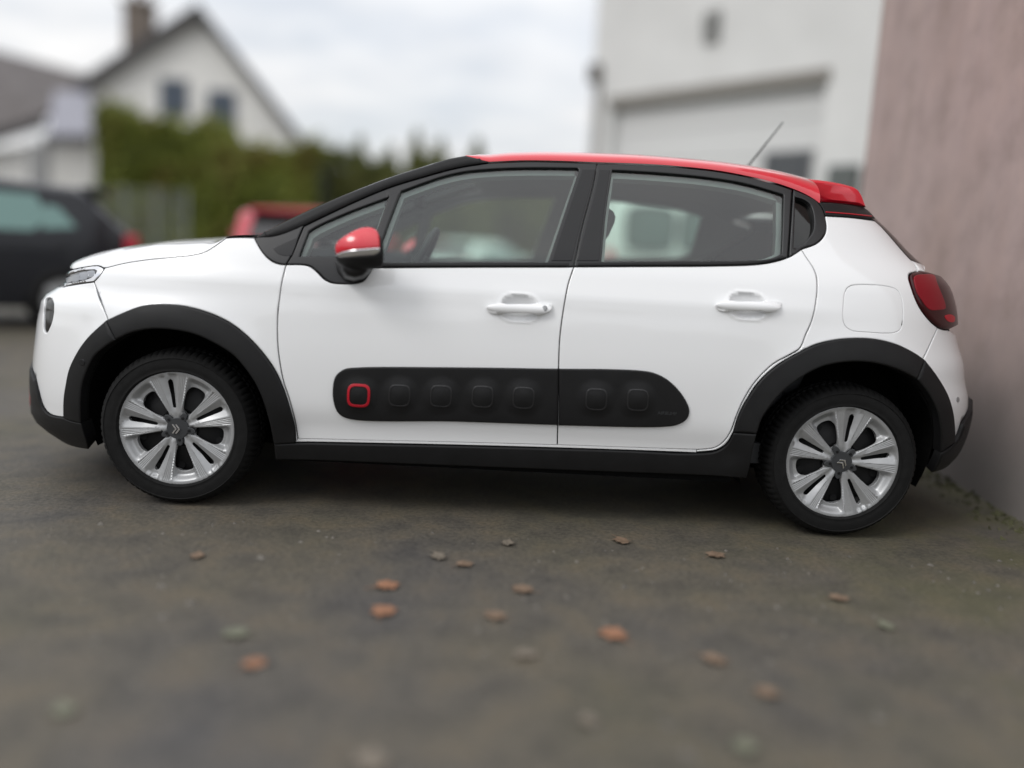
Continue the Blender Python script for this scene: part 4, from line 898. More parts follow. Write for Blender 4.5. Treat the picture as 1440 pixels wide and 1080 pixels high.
nx, ny = 40, 60; xs_ = np.linspace(-300, 300, nx); ys_ = np.concatenate([np.linspace(-60, 6, 12), np.linspace(8.5, 40, 20), np.linspace(50, 700, 28)])
V = [(x, y, gz(x, y)) for y in ys_ for x in xs_]; F_ = [(j*nx+i, j*nx+i+1, (j+1)*nx+i+1, (j+1)*nx+i) for j in range(len(ys_)-1) for i in range(nx-1)]
g = mesh('ground', V, F_, gm, smooth=True); tag(g, kind='structure')
# low paler dirt verge far at left behind the dark car
# --- grit
gritm = mat('grit_stone', (.11, .10, .086), .8, noise_amt=.5, noise_scale=30)
V, F_ = [], []
for k in range(1500):
    y = -3.55+rng.random()**1.3*2.6; x = rng.uniform(-3.2, 3.2); s = rng.uniform(.003, .009)*(1+1.4*(rng.random() < .06)); b0 = len(V); a0 = rng.random()*6
    for j in range(5): V.append((x+s*math.cos(a0+j*1.257)*rng.uniform(.7, 1.2), y+s*math.sin(a0+j*1.257)*rng.uniform(.7, 1.2), 0))
    V.append((x, y, s*rng.uniform(.5, .9)))
    F_ += [(b0+j, b0+(j+1) % 5, b0+5) for j in range(5)]
gr = mesh('grit', V, F_, gritm); tag(gr, 'fine pale grit and pebbles scattered over the damp asphalt', 'grit', kind='stuff')
# --- fallen leaves
leafm = {}
def leaf_mat(c):
    k = tuple(c)
    if k not in leafm: leafm[k] = mat('fallen_leaf', c, .6, noise_amt=.3, noise_scale=90)
    return leafm[k]
OR, BR, PL, GN = (.235, .115, .064), (.155, .105, .07), (.14, .118, .092), (.125, .128, .09)
LSC = 1.75
LV = [  # px, colour, size, label
 (875, 762, BR, .046, 'brown leaf nearest the underside of the rear door, right of centre'),
 (1008, 781, BR, .044, 'brown leaf on the asphalt just in front of the rear wheel'),
 (617, 784, PL, .044, 'pale tan leaf, left one of a close pair below the front door'),
 (655, 794, BR, .038, 'dull brown leaf, right one of a close pair below the front door'),
 (713, 765, PL, .036, 'faint grey tan leaf closest to the sill under the front door'),
 (547, 824, OR, .050, 'orange leaf lying just above another orange leaf left of centre'),
 (540, 859, OR, .052, 'orange leaf lying just below another orange leaf left of centre'),
 (732, 829, BR, .046, 'brownish leaf in the middle of the asphalt above a smaller tan one'),
 (695, 866, BR, .044, 'small tan orange leaf near the middle of the foreground'),
 (860, 891, OR, .054, 'brightest orange leaf, alone in the centre right of the foreground'),
 (328, 891, GN, .046, 'pale greenish leaf in the left foreground'),
 (361, 933, OR, .040, 'tan orange leaf just below the pale greenish one at left'),
 (1008, 929, BR, .044, 'brown leaf in the right foreground below the rear wheel'),
 (742, 920, PL, .040, 'faint pale leaf at the lower centre of the foreground'),
 (1182, 842, BR, .040, 'brown leaf below the rear bumper near the mossy strip'),
 (1247, 882, GN, .038, 'faint yellowish leaf at far right on the mossy asphalt'),
 (1075, 974, BR, .040, 'dull brown leaf low in the right foreground'),
 (1044, 1049, GN, .040, 'pale greenish leaf near the bottom edge at right'),
 (525, 1074, PL, .056, 'large whitish leaf cut by the bottom edge of the picture'),
 (90, 1001, GN, .040, 'pale greenish leaf at the far lower left'),
 (277, 783, BR, .036, 'faint brown leaf below the front wheel'),
 (830, 1016, PL, .034, 'faint pale leaf below the bright orange one'),
]
for i, (u, v, c, s, lab) in enumerate(LV):
    s = s*LSC
    p = atZ(u, v, .004); bm = bmesh.new(); n = 14; a0 = rng.random()*6.28
    cvt = bm.verts.new((0, 0, .004)); r_in = [bm.verts.new((s*.28*math.cos(2*math.pi*j/n), s*.28*math.sin(2*math.pi*j/n), .005+.001*math.sin(j*1.7))) for j in range(n)]
    r_out = []
    for j in range(n):
        t = 2*math.pi*j/n; rr2 = s*.5*(1.0 if j % 2 == 0 else .70)*(1+.18*math.cos(t))*rng.uniform(.9, 1.1); r_out.append(bm.verts.new((rr2*math.cos(t), rr2*math.sin(t)*.85, .002+.005*abs(math.sin(t*1.5+a0)))))
    for j in range(n): bm.faces.new((cvt, r_in[j], r_in[(j+1) % n])); bm.faces.new((r_in[j], r_out[j], r_out[(j+1) % n], r_in[(j+1) % n]))
    tube(bm, [(s*.5, 0, .005), (s*.72, .003, .004), (s*.9, .01, .004)], .0010, 5)
    o = from_bm('fallen_leaf', bm, leaf_mat(c), loc=tuple(p), rz=a0); tag(o, lab, 'leaf', 'fallen leaves on the asphalt')

# --- plastered wall at the right
wm = bpy.data.materials.new('mauve_render'); wm.use_nodes = True; nt = wm.node_tree; b = nt.nodes['Principled BSDF']; tc = N(nt, 'ShaderNodeTexCoord'); oc = tc.outputs['Object']
c1, f1 = noise_col(nt, oc, 1.0, [(.335, .255, .232), (.375, .292, .274), (.36, .280, .250)], [.32, .5, .68], mapping=(1.8, 1.8, .5), detail=4)
c2, f2 = noise_col(nt, oc, 5, [(.85, .85, .84), (1, 1, 1), (1.10, 1.09, 1.08)], [.3, .5, .7])
c = mix(nt, c1, c2, 1.0, 'MULTIPLY')
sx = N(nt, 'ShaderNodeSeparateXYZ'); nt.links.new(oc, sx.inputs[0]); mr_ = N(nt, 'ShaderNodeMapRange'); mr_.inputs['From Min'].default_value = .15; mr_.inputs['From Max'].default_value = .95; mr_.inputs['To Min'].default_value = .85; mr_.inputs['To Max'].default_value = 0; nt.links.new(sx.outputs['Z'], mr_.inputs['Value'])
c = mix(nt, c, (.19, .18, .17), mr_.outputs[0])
nt.links.new(c, b.inputs['Base Color']); b.inputs['Roughness'].default_value = .9
bp = N(nt, 'ShaderNodeBump'); bp.inputs['Strength'].default_value = .4; bp.inputs['Distance'].default_value = .01; nt.links.new(f2, bp.inputs['Height']); nt.links.new(bp.outputs[0], b.inputs['Normal'])
NEARLEN = 0.9
G1 = atZ(1440, 736); G2 = atZ(1322, 668); dw = (G2-G1)[:2]; dw /= np.linalg.norm(dw)
t = 0
while project(np.array([*(G1[:2]+dw*t), 2.0]))[0] > 1224: t += .05
far = G1[:2]+dw*t; near = G1[:2]-dw*NEARLEN; nrm = np.array([dw[1], -dw[0]]); 
if nrm[0] < 0: nrm = -nrm
print('wall far', far.round(2), 'near', near.round(2), 'len', round(t, 2))
def prism(name, poly, h0, h1, m, parent=None):
    n = len(poly); V = [(x, y, h0) for x, y in poly]+[(x, y, h1) for x, y in poly]; F_ = [tuple(range(n))[::-1], tuple(range(n, 2*n))]+[(i, (i+1) % n, n+(i+1) % n, n+i) for i in range(n)]
    return mesh(name, V, F_, m, parent)
wl = prism('rendered_wall', [near, far, far+nrm*.35, near+nrm*.35], -.3, 5.2, wm)
tag(wl, 'tall mauve brown rendered wall with damp grey foot, right behind the car', 'wall')
cop = prism('coping', [near-nrm*.05, far-nrm*.05+dw*.03, far+nrm*.40+dw*.03, near+nrm*.40], 5.2, 5.3, mat('concrete_coping', (.3, .29, .28), .9, noise_amt=.2, noise_scale=4), wl)
# mossy strip at the wall foot
V, F_ = [], []
for k in range(600):
    tt = rng.uniform(-2, t); off_ = abs(rng.normal(0, .10)); p = G1[:2]+dw*tt-nrm*off_; s = rng.uniform(.008, .02); a = rng.random()*6.3; b0 = len(V)
    V += [(p[0]-s*math.cos(a), p[1]-s*math.sin(a), 0), (p[0]+s*math.cos(a), p[1]+s*math.sin(a), 0), (p[0]+rng.normal(0, .006), p[1]+rng.normal(0, .006), s*rng.uniform(.6, 1.6))]; F_.append((b0, b0+1, b0+2))
ms = mesh('moss', V, F_, mat('moss', (.085, .085, .042), .95)); tag(ms, 'thin olive moss growing along the foot of the mauve wall', 'moss', kind='stuff')

# --- white garage building
PA = atY(860, 150, 12.5); PB0 = ray(1163, 112); kk = (PA[2]-CP[2])/PB0[2]; PB = CP+PB0*kk; fd = (PB-PA)[:2]; flen = np.linalg.norm(fd); fd /= flen; fn = np.array([fd[1], -fd[0]])
if fn[1] > 0: fn = -fn
print('garage door', PA.round(2), PB.round(2), 'w', round(flen, 2))
def on_fac(u, v, off=0.0):
    d = ray(u, v); n3 = np.array([fn[0], fn[1], 0]); k = np.dot(np.array([PA[0], PA[1], 0])-CP, n3)/np.dot(d, n3); return CP+d*k+n3*off
def fs(p): return float(np.dot((p-PA)[:2], fd))          # coordinate along the facade
FM = Matrix(((fd[0], -fn[0], 0, PA[0]), (fd[1], -fn[1], 0, PA[1]), (0, 0, 1, 0), (0, 0, 0, 1)))   # local x along facade, y into the building, z up
wb = mat('white_rendered_wall', (.60, .60, .585), .9, noise_amt=.05, noise_scale=1.2, bump=.3, bump_scale=60)
bl0 = fs(on_fac(833, 120)); zt = 6.2; doorz = float(PA[2]); dw1 = flen; br_ = fs(on_fac(1232, 200))+3.5
bldg = empty('garage_building', (PA[0], PA[1], 0)); tag(bldg, 'white rendered garage building with a wide sectional door, behind the roof of the car', 'building')
def fbox(name, x0, x1, y0, y1, z0, z1, m, bevel=0, parent=bldg):
    bm = bmesh.new(); box(bm, x0, x1, y0, y1, z0, z1, bevel=bevel, mtx=Matrix.Translation((-PA[0], -PA[1], 0)) @ FM if parent == bldg else FM); return from_bm(name, bm, m, parent)
fbox('wall', bl0, 0, 0, .35, -.6, zt, wb); fbox('wall', dw1, br_, 0, .35, -.6, zt, wb); fbox('wall', .001, dw1-.001, .002, .35, doorz, zt-.002, wb)
fbox('side_wall', bl0+.001, bl0+.35, .352, 9, -.6, zt-.003, wb); fbox('back_wall', bl0+.36, br_, 8.7, 9, -.6, zt-.01, wb)
fbox('roof', bl0-.15, br_, -.15, 9.2, zt+.003, zt+.25, mat('dark_eaves', (.12, .10, .09), .8))
fbox('door_lintel', -.05, dw1+.05, -.06, .0, doorz-.02, doorz+.16, mat('lintel_taupe', (.20, .185, .165), .8))
pm = mat('garage_door_panel', (.56, .56, .55), .6)
for k in range(8):
    h = (doorz+.55)/8; fbox('door_panel', .02, dw1-.02, .16, .21, -.5+k*h+.006, -.5+(k+1)*h-.006, pm, bevel=.008)
p = on_fac(1003, 38); s_ = fs(p); bm = bmesh.new(); mtL = Matrix.Translation((-PA[0], -PA[1], 0)) @ FM
box(bm, s_-.16, s_+.16, -.07, 0, p[2]-.26, p[2]+.26, bevel=.03, mtx=mtL); box(bm, s_-.10, s_+.10, -.20, -.07, p[2]-.05, p[2]+.20, bevel=.04, mtx=mtL); from_bm('wall_lamp', bm, mat('lamp_grey_metal', (.25, .25, .24), .5), bldg)
p = on_fac(835, 105); s_ = fs(p); bm = bmesh.new(); box(bm, s_-.05, s_+.22, -.14, 0, p[2]-.16, p[2]+.18, bevel=.03, mtx=mtL); tube(bm, [mtL @ Vector((s_+.2, -.04, p[2]-.1)), mtL @ Vector((s_+.2, -.04, -.3))], .035); from_bm('alarm_box', bm, mat('alarm_grey', (.13, .12, .11), .6), bldg)
# dark glazing in the sectional door and a dark cabinet beside it, both just above the car roof
def fac_rect(u0, u1, v0, v1): a, b_ = on_fac(u0, v0), on_fac(u1, v1); return fs(a), fs(b_), a[2], b_[2]
x0, x1, z1, z0 = fac_rect(1068, 1132, 212, 262); bm = bmesh.new(); box(bm, x0, x1, .125, .158, z0, z1, bevel=.015, mtx=mtL); fr_ = from_bm('door_window', bm, mat('door_window_frame', (.16, .16, .16), .6), bldg)
for k in range(2):
    w0 = x0+.04+k*(x1-x0-.06)/2; bm = bmesh.new(); box(bm, w0, w0+(x1-x0-.10)/2, .118, .123, z0+.04, z1-.04, mtx=mtL); from_bm('pane', bm, mat('door_pane', (.06, .065, .07), .3), fr_)
x0, x1, z1, z0 = fac_rect(1172, 1206, 234, 290); bm = bmesh.new(); box(bm, x0, x1, -.18, 0, z0, z1, bevel=.02, mtx=mtL); fr_ = from_bm('meter_cabinet', bm, mat('cabinet_dark_green', (.11, .12, .115), .6), bldg)
bm = bmesh.new(); box(bm, x0+.03, x1-.03, -.192, -.181, z0+.03, z1-.03, bevel=.003, mtx=mtL); from_bm('cabinet_door', bm, mat('cabinet_door_green', (.09, .10, .095), .55), fr_)
# --- house
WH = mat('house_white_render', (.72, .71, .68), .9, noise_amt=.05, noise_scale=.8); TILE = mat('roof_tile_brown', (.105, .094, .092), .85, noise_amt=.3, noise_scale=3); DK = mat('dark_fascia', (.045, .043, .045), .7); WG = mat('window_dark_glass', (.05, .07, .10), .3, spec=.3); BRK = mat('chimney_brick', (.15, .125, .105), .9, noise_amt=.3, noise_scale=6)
YH = 26.0
hp = lambda u, v, Y=YH: atY(u, v, Y)
pk = hp(284, 12); eL = hp(112, 122); eR = hp(440, 212); wL = hp(127, 200)[0]; wR = hp(425, 200)[0]; zb = -1.2
sl = (pk[2]-eR[2])/(eR[0]-pk[0]); sll = (pk[2]-eL[2])/(pk[0]-eL[0]); print('house peak', pk.round(1), 'eaves', eL.round(1), eR.round(1))
house = empty('gable_house', (pk[0], YH, zb)); tag(house, 'white gabled house with dark verges, two small windows and a chimney, beyond the hedge', 'house')
HO = np.array([pk[0], YH, zb])
def hm(name, V, F_, m, parent=house, O=None): 
    O = HO if O is None else O
    return mesh(name, [tuple(np.array(v)-O) for v in V], F_, m, parent)
zl_, zr_ = pk[2]-(pk[0]-wL)*sll, pk[2]-(wR-pk[0])*sl; dep = 9.0
w1 = hp(245, 137); w2 = hp(312, 153); holes = []
V = [(wL, YH, zb), (wR, YH, zb), (wR, YH, zr_), (pk[0], YH, pk[2]-.05), (wL, YH, zl_)]; V += [(x-.42*dep, y+dep, z) for x, y, z in V]
hm('wall', V, [(0, 1, 2, 3, 4), (9, 8, 7, 6, 5), (1, 6, 7, 2), (0, 4, 9, 5)], WH)
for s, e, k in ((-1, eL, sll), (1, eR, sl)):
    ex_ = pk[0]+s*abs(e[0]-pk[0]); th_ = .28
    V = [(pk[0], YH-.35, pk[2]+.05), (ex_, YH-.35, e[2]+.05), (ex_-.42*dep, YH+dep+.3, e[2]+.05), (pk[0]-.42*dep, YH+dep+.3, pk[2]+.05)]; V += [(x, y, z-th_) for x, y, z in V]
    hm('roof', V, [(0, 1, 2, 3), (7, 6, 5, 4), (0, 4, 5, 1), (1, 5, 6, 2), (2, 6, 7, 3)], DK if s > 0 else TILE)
    V = [(pk[0], YH-.40, pk[2]+.08), (ex_, YH-.40, e[2]+.08), (ex_, YH-.352, e[2]+.08), (pk[0], YH-.352, pk[2]+.08)]; V += [(x, y, z-.42) for x, y, z in V]
    hm('verge_board', V, [(0, 1, 2, 3), (7, 6, 5, 4), (0, 4, 5, 1), (1, 5, 6, 2), (2, 6, 7, 3), (3, 7, 4, 0)], DK)
for wc in (w1, w2):
    bm = bmesh.new(); box(bm, -.50, .50, -.04, .02, -.62, .62, bevel=.01); o = from_bm('window', bm, mat('window_frame_grey', (.25, .25, .26), .6), house, loc=tuple(wc-HO))
    for sx_ in (-1, 1):
        bm = bmesh.new(); box(bm, sx_*.24-.20, sx_*.24+.20, -.06, -.041, -.55, .55); from_bm('pane', bm, WG, o)
c0 = hp(180, 60, YH+3); c1_ = hp(213, 14, YH+3); bm = bmesh.new(); box(bm, c0[0], c1_[0], YH+2.6, YH+3.5, c0[2]-2.2, c1_[2]+.1); box(bm, c0[0]-.08, c1_[0]+.08, YH+2.52, YH+3.58, c1_[2]+.1, c1_[2]+.25)
for k in (0, 1): tube(bm, [(c0[0]+.25+k*.45, YH+3.05, c1_[2]+.2), (c0[0]+.25+k*.45, YH+3.05, c1_[2]+.6)], .12, 10)
for v_ in bm.verts: v_.co -= Vector(HO)
from_bm('chimney', bm, BRK, house)
# left wing with brown roof, porch and pillar
YL = 24.5
r0, r1, e0, e1 = hp(-90, 48, YL+3.5), hp(128, 106, YL+3.5), hp(-90, 205, YL-.5), hp(62, 160, YL-.5)
wing = empty('side_house', tuple([e1[0], YL, zb])); WO = np.array([e1[0], YL, zb]); tag(wing, 'lower house with brown tiled roof and grey porch, at the far left edge', 'house')
def quad_slab(name, pts, th_, m, parent, O):
    V = [np.array(p) for p in pts]+[np.array(p)-np.array([0, 0, th_]) for p in pts]; n = len(pts)
    return mesh(name, [tuple(v-O) for v in V], [tuple(range(n)), tuple(range(2*n-1, n-1, -1))]+[(i, n+i, n+(i+1) % n, (i+1) % n) for i in range(n)], m, parent)
quad_slab('roof', [r0, r1, e1, e0], .2, TILE, wing, WO)
a0_, a1_ = hp(-90, 212, YL-.55), hp(62, 164, YL-.55); quad_slab('gutter', [a0_, a1_, a1_+[0, .12, 0], a0_+[0, .12, 0]], .30, DK, wing, WO)
wa, wb_ = hp(-90, 222, YL), hp(128, 192, YL); V = [(wa[0], YL, zb), (wb_[0], YL, zb), (wb_[0], YL, wb_[2]), (wa[0], YL, wa[2])]; V += [(x, y+.3, z) for x, y, z in V]
mesh('wall', [tuple(np.array(v)-WO) for v in V], [(0, 1, 2, 3), (7, 6, 5, 4), (1, 5, 6, 2), (3, 2, 6, 7), (0, 3, 7, 4)], WH, wing)
PG = mat('porch_zinc', (.235, .235, .27), .6)
q = [hp(66, 188, YL-1.2), hp(128, 188, YL-1.2), hp(126, 128, YL+1), hp(76, 128, YL+1)]; quad_slab('porch_roof', q, .12, PG, wing, WO)
f0, f1_ = hp(60, 191, YL-1.25), hp(129, 191, YL-1.25); quad_slab('porch_fascia', [f0, f1_, f1_+[0, .1, 0], f0+[0, .1, 0]], .22, DK, wing, WO)
pp = hp(55, 225, YL-1.1); bm = bmesh.new(); box(bm, pp[0]-.22, pp[0]+.22, YL-1.3, YL-.9, zb, f0[2]-.2)
for v_ in bm.verts: v_.co -= Vector(WO)
from_bm('porch_pillar', bm, mat('pillar_grey', (.28, .28, .28), .8), wing)

# --- hedge and conifers (leaf-sized faces through the volume)
def leaf_shader(name, cols):
    m = bpy.data.materials.new(name); m.use_nodes = True; nt = m.node_tree; b = nt.nodes['Principled BSDF']; tc = N(nt, 'ShaderNodeTexCoord')
    c1, f1 = noise_col(nt, tc.outputs['Object'], .8, cols, [.32, .5, .68], detail=3); c2, f2 = noise_col(nt, tc.outputs['Object'], 9, [(.6, .6, .6), (1, 1, 1), (1.5, 1.45, 1.2)], [.3, .5, .7], detail=2)
    nt.links.new(mix(nt, c1, c2, 1.0, 'MULTIPLY'), b.inputs['Base Color']); b.inputs['Roughness'].default_value = .55; b.inputs['Specular IOR Level'].default_value = .3; return m
HL = leaf_shader('laurel_leaf', [(.11, .135, .026), (.17, .20, .036), (.19, .165, .044)]); CL = leaf_shader('conifer_leaf', [(.095, .112, .034), (.135, .150, .042), (.15, .145, .050)])
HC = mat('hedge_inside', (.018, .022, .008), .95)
def cards(P, size, nrm_dir=None):
    n = len(P); q = rng.normal(size=(n, 3)); q /= np.linalg.norm(q, axis=1)[:, None]; w_ = rng.normal(size=(n, 3)); w_ -= q*np.sum(q*w_, 1)[:, None]; w_ /= np.linalg.norm(w_, axis=1)[:, None]
    s = (rng.uniform(.6, 1.3, n)*size)[:, None]; h = s*rng.uniform(.4, .6, (n, 1)); V = np.stack([P-q*s, P+w_*h, P+q*s, P-w_*h], 1).reshape(-1, 3); return V, np.arange(4*n).reshape(-1, 4)
def foliage(name, V, F_, m, parent):
    me = bpy.data.meshes.new(name); me.vertices.add(len(V)); me.vertices.foreach_set('co', V.astype(np.float32).ravel()); me.loops.add(F_.size); me.loops.foreach_set('vertex_index', F_.ravel().astype(np.int32))
    me.polygons.add(len(F_)); me.polygons.foreach_set('loop_start', np.arange(0, F_.size, 4, dtype=np.int32)); me.polygons.foreach_set('loop_total', np.full(len(F_), 4, dtype=np.int32)); me.update(); me.materials.append(m); return link(name, me, parent)
def hedge(px, Y, depth, n, label, group=None, m=HL):
    tops = [atY(u, v, Y) for u, v in px]; X = np.array([p[0] for p in tops]); Z = np.array([p[2] for p in tops]); z0 = gz(0, Y)
    root = empty('hedge', (float(X.mean()), Y, z0)); tag(root, label, 'hedge', group)
    xs = rng.uniform(X[0], X[-1], n); zt_ = np.interp(xs, X, Z)+.18*np.sin(xs*2.3)+.12*np.sin(xs*5.1+1)+rng.exponential(.10, n)*(rng.random(n) < .25)
    face = rng.random(n); yy = np.where(face < .7, Y+rng.exponential(.12, n)+.10*np.sin(xs*3+1.3), Y+rng.uniform(0, depth, n)); zz = np.where(face < .7, z0+rng.random(n)*(zt_-z0), zt_-rng.exponential(.10, n))
    yy = yy+.25*np.sin(zz*2.1+xs)*.4
    P = np.stack([xs-X.mean(), yy-Y, zz-z0], 1); V, F_ = cards(P, .085); foliage('foliage', V, F_, m, root)
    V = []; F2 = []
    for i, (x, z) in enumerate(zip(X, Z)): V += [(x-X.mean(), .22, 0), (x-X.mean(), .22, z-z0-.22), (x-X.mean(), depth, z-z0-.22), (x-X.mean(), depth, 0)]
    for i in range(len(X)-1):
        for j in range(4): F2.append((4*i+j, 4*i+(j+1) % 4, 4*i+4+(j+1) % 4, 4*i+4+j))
    F2 += [(0, 1, 2, 3), tuple(4*(len(X)-1)+k for k in (3, 2, 1, 0))]; mesh('dark_core', V, F2, HC, root)  # plain dark core, added to block the view through the leaf cards
hedge([(129, 172), (150, 158), (185, 152), (215, 168), (250, 180), (285, 184), (320, 196), (360, 204), (400, 206), (445, 216)], 17.5, 1.6, 26000, 'tall yellow green laurel hedge in front of the gabled house')
hedge([(441, 218), (480, 226), (520, 222), (560, 230), (620, 236), (700, 250), (800, 258), (846, 262)], 20.5, 1.4, 26000, 'lower dark green hedge running behind the windscreen and roof line', m=CL)
def conifer(u, v, wpx, Y, label):
    p = atY(u, v, Y); z0 = gz(0, Y); h = p[2]-z0; r = 1.6*wpx/FPX*(Y+4)/2; root = empty('conifer', (float(p[0]), Y, z0)); tag(root, label, 'conifer', 'conifers rising above the hedge')
    n = 5000; t_ = rng.random(n)**.8; rad = r*(1-t_**2.2)*(.8+.25*rng.random(n)**.5)+.04; a = rng.random(n)*6.283; P = np.stack([rad*np.cos(a)*np.sqrt(rng.uniform(.35, 1, n)), rad*np.sin(a), t_*h*.96+.05*rng.normal(size=n)+.1], 1)
    V, F_ = cards(P, .075); foliage('crown', V, F_, CL, root); bm = bmesh.new(); tube(bm, [(0, 0, 0), (0.02, 0, h*.5), (0, 0, h*.93)], [.10, .06, .015]); from_bm('trunk', bm, BRK, root)
for a in ((507, 192, 34, 19.2, 'slim conifer left of the others, rising behind the windscreen pillar'), (551, 206, 30, 19.0, 'shortest dim conifer between two taller ones behind the windscreen pillar'), (586, 184, 38, 19.4, 'tallest conifer in the row behind the windscreen pillar'), (621, 197, 30, 19.1, 'conifer just right of the tallest one'), (672, 194, 40, 19.3, 'conifer standing alone where the red roof begins')): conifer(*a)

# --- pale wire-mesh fence in front of the hedge
fm_ = mat('galvanised_fence', (.20, .215, .20), .6, metal=.2); fa, fb = atY(132, 262, 15.5), atY(262, 268, 15.5); ztp = fa[2]; z0 = gz(0, 15.5)
fen = empty('mesh_fence', (float(fa[0]), 15.5, z0)); tag(fen, 'pale galvanised wire mesh fence in front of the laurel hedge', 'fence')
L_ = fb[0]-fa[0]; H_ = ztp-z0
for k in range(4):
    bm = bmesh.new(); box(bm, k*L_/3-.03, k*L_/3+.03, -.03, .03, 0, H_+.05); from_bm('post', bm, fm_, fen)
for k in range(3):
    bm = bmesh.new()
    for zz in np.linspace(.15, H_-.02, 9): box(bm, k*L_/3+.032, (k+1)*L_/3-.032, -.006, .006, zz-.006, zz+.006)
    for xx in np.linspace(k*L_/3+.08, (k+1)*L_/3-.08, 14): box(bm, xx-.004, xx+.004, -.012, -.0065, .12, H_)
    from_bm('mesh_panel', bm, fm_, fen)

# --- other vehicles
def vehicle(name, label, paint, x, y, rz, L=3.9, Wd=1.7, Hh=1.45, roofcol=None, spoiler=False, van=False, tailcol=None, mirrors=True, teal=None):
    root = empty(name, (x, y, gz(x, y)), rz); tag(root, label, 'van' if van else 'car'); hw = Wd/2; zb_ = .95 if not van else 1.15; S = Hh/1.45
    if van: kx = [-L/2, -L/2+.08, -L/2+.75, -L/2+1.35, -L/2+1.8, L/2-.10, L/2-.03, L/2]; kz = [.5, .95, 1.15, 1.72, Hh, Hh, Hh-.08, Hh-.3]
    else: kx = [-L/2, -L/2+.1, -L/2+.35, -L/2+.95, -L/2+1.35, -L/2+1.85, .3, L/2-.60, L/2-.50, L/2-.12, L/2-.02, L/2]; kz = [.45, .72, .86, .98, 1.22*S, 1.40*S, Hh, Hh-.07, Hh-.10, .99*S, .80, .5]
    zt_ = lambda xx: np.interp(xx, kx, kz)
    def wx(xx): 
        t_ = np.abs(xx)/(L/2); return hw*(1-np.clip(t_, 0, 1)**6)**.22 if not van else hw*(1-np.clip(t_, 0, .999)**16)**.12
    def ys(xx, zz): return wx(xx)*(1-(.30 if not van else .10)*np.clip(zz-zb_, 0, 1)/.6*.62)*(1-.10*np.clip(.5-zz, 0, 1)/.3*.5)
    xs = np.unique(np.concatenate([np.linspace(-L/2+.005, L/2-.003, 46), np.array(kx[1:-1])])); V = []; 
    for xx in xs:
        zt = float(zt_(xx)); zz = [.22, .40, .62, .80]+[.80+(max(zt-.05, .805)-.80)*k for k in (.33, .66, 1.0)]; row = [(float(ys(xx, z)), min(z, zt-.01) if z > zt else z) for z in zz]; y1 = row[-1][0]
        row += [(y1-.045, zt-.018), (y1*.75, zt), (0, zt+.02)]
        V += [(xx, -a, b_) for a, b_ in row]+[(xx, a, b_) for a, b_ in row[-2::-1]]
    k = len(row)*2-1; F_ = [(i*k+j, i*k+j+1, (i+1)*k+j+1, (i+1)*k+j) for i in range(len(xs)-1) for j in range(k-1)]+[tuple(range(k))[::-1], tuple((len(xs)-1)*k+j for j in range(k))]+[((i+1)*k, (i+1)*k+k-1, i*k+k-1, i*k) for i in range(len(xs)-1)]
    bm = bmesh.new(); vs = [bm.verts.new(v) for v in V]
    for f in F_: bm.faces.new([vs[j] for j in f])
    body = from_bm('body', bm, paint, root, autosmooth=35)
    side = lambda a, z: (np.stack([a, -ys(a, z), z], -1), np.stack([0*a, -np.ones_like(a), .25*np.ones_like(a)], -1)/1.031)
    wg = teal or M['lampdark']
    zr = Hh-.14
    if van: wins = [[(-L/2+1.15, zb_+.06), (-L/2+2.0, zb_+.06), (-L/2+2.0, zr-.1), (-L/2+1.65, zr-.1)]]
    else: wins = [[(-L/2+1.25, .98), (.02, .98), (.02, zr), (-.35, zr-.02), (-L/2+1.75, 1.26*S)], [(.10, .98), (L/2-.95, .98), (L/2-.80, 1.10), (L/2-.92, zr-.03), (.10, zr)], [(L/2-.86, 1.0), (L/2-.56, 1.03), (L/2-.72, 1.22), (L/2-.84, 1.24)]]
    for f in (False, True):
        for wn in wins: sheet('side_window', side, np.array([q for a, b_ in zip(wn, wn[1:]+wn[:1]) for q in catmull([a, b_], .08)[:-1]]), wg, root, off=.006, rim=.004, bev=0, res=.15, flip=f)
    if not van:
        top = lambda a, b_: (np.stack([b_, a, zt_(b_)+.012+.03*(1-np.abs(a)/.7)], -1), np.stack([.85*np.ones_like(a), 0*a, .52*np.ones_like(a)], -1))
        rw = [(-.56, L/2-.475), (.56, L/2-.475), (.62, L/2-.17), (-.62, L/2-.17)]; sheet('rear_window', top, np.array([q for a, b_ in zip(rw, rw[1:]+rw[:1]) for q in catmull([a, b_], .06)[:-1]]), M['lampdark'], root, off=.006, rim=.003, bev=0, res=.12)
        fw = [(-.56, -L/2+1.72), (.56, -L/2+1.72), (.66, -L/2+1.0), (-.66, -L/2+1.0)]; topf = lambda a, b_: (np.stack([b_, a, zt_(b_)+.02], -1), np.stack([-.5*np.ones_like(a), 0*a, .86*np.ones_like(a)], -1)); sheet('windscreen', topf, np.array([q for a, b_ in zip(fw, fw[1:]+fw[:1]) for q in catmull([a, b_], .06)[:-1]]), M['lampdark'], root, off=.012, rim=.003, bev=0, res=.12)
        bm = bmesh.new(); box(bm, L/2-.54, L/2-.28, -.60, .60, Hh-.10, Hh-.055, bevel=.015); from_bm('roof_spoiler', bm, paint, root, autosmooth=40)
        bm = bmesh.new(); box(bm, L/2-.32, L/2-.272, -.14, .14, Hh-.09, Hh-.065, bevel=.004); from_bm('high_brake_light', bm, M['reddecal'], root)
        bm = bmesh.new(); tube(bm, [(L/2-.16, 0, 1.0), (L/2-.26, .03, 1.08), (L/2-.30, .42, 1.14)], .012); from_bm('rear_wiper', bm, M['matte'], root)
    else:
        rear = lambda a, b_: (np.stack([L/2+.006+0*a, a, b_], -1), np.stack([np.ones_like(a), 0*a, 0*a], -1))
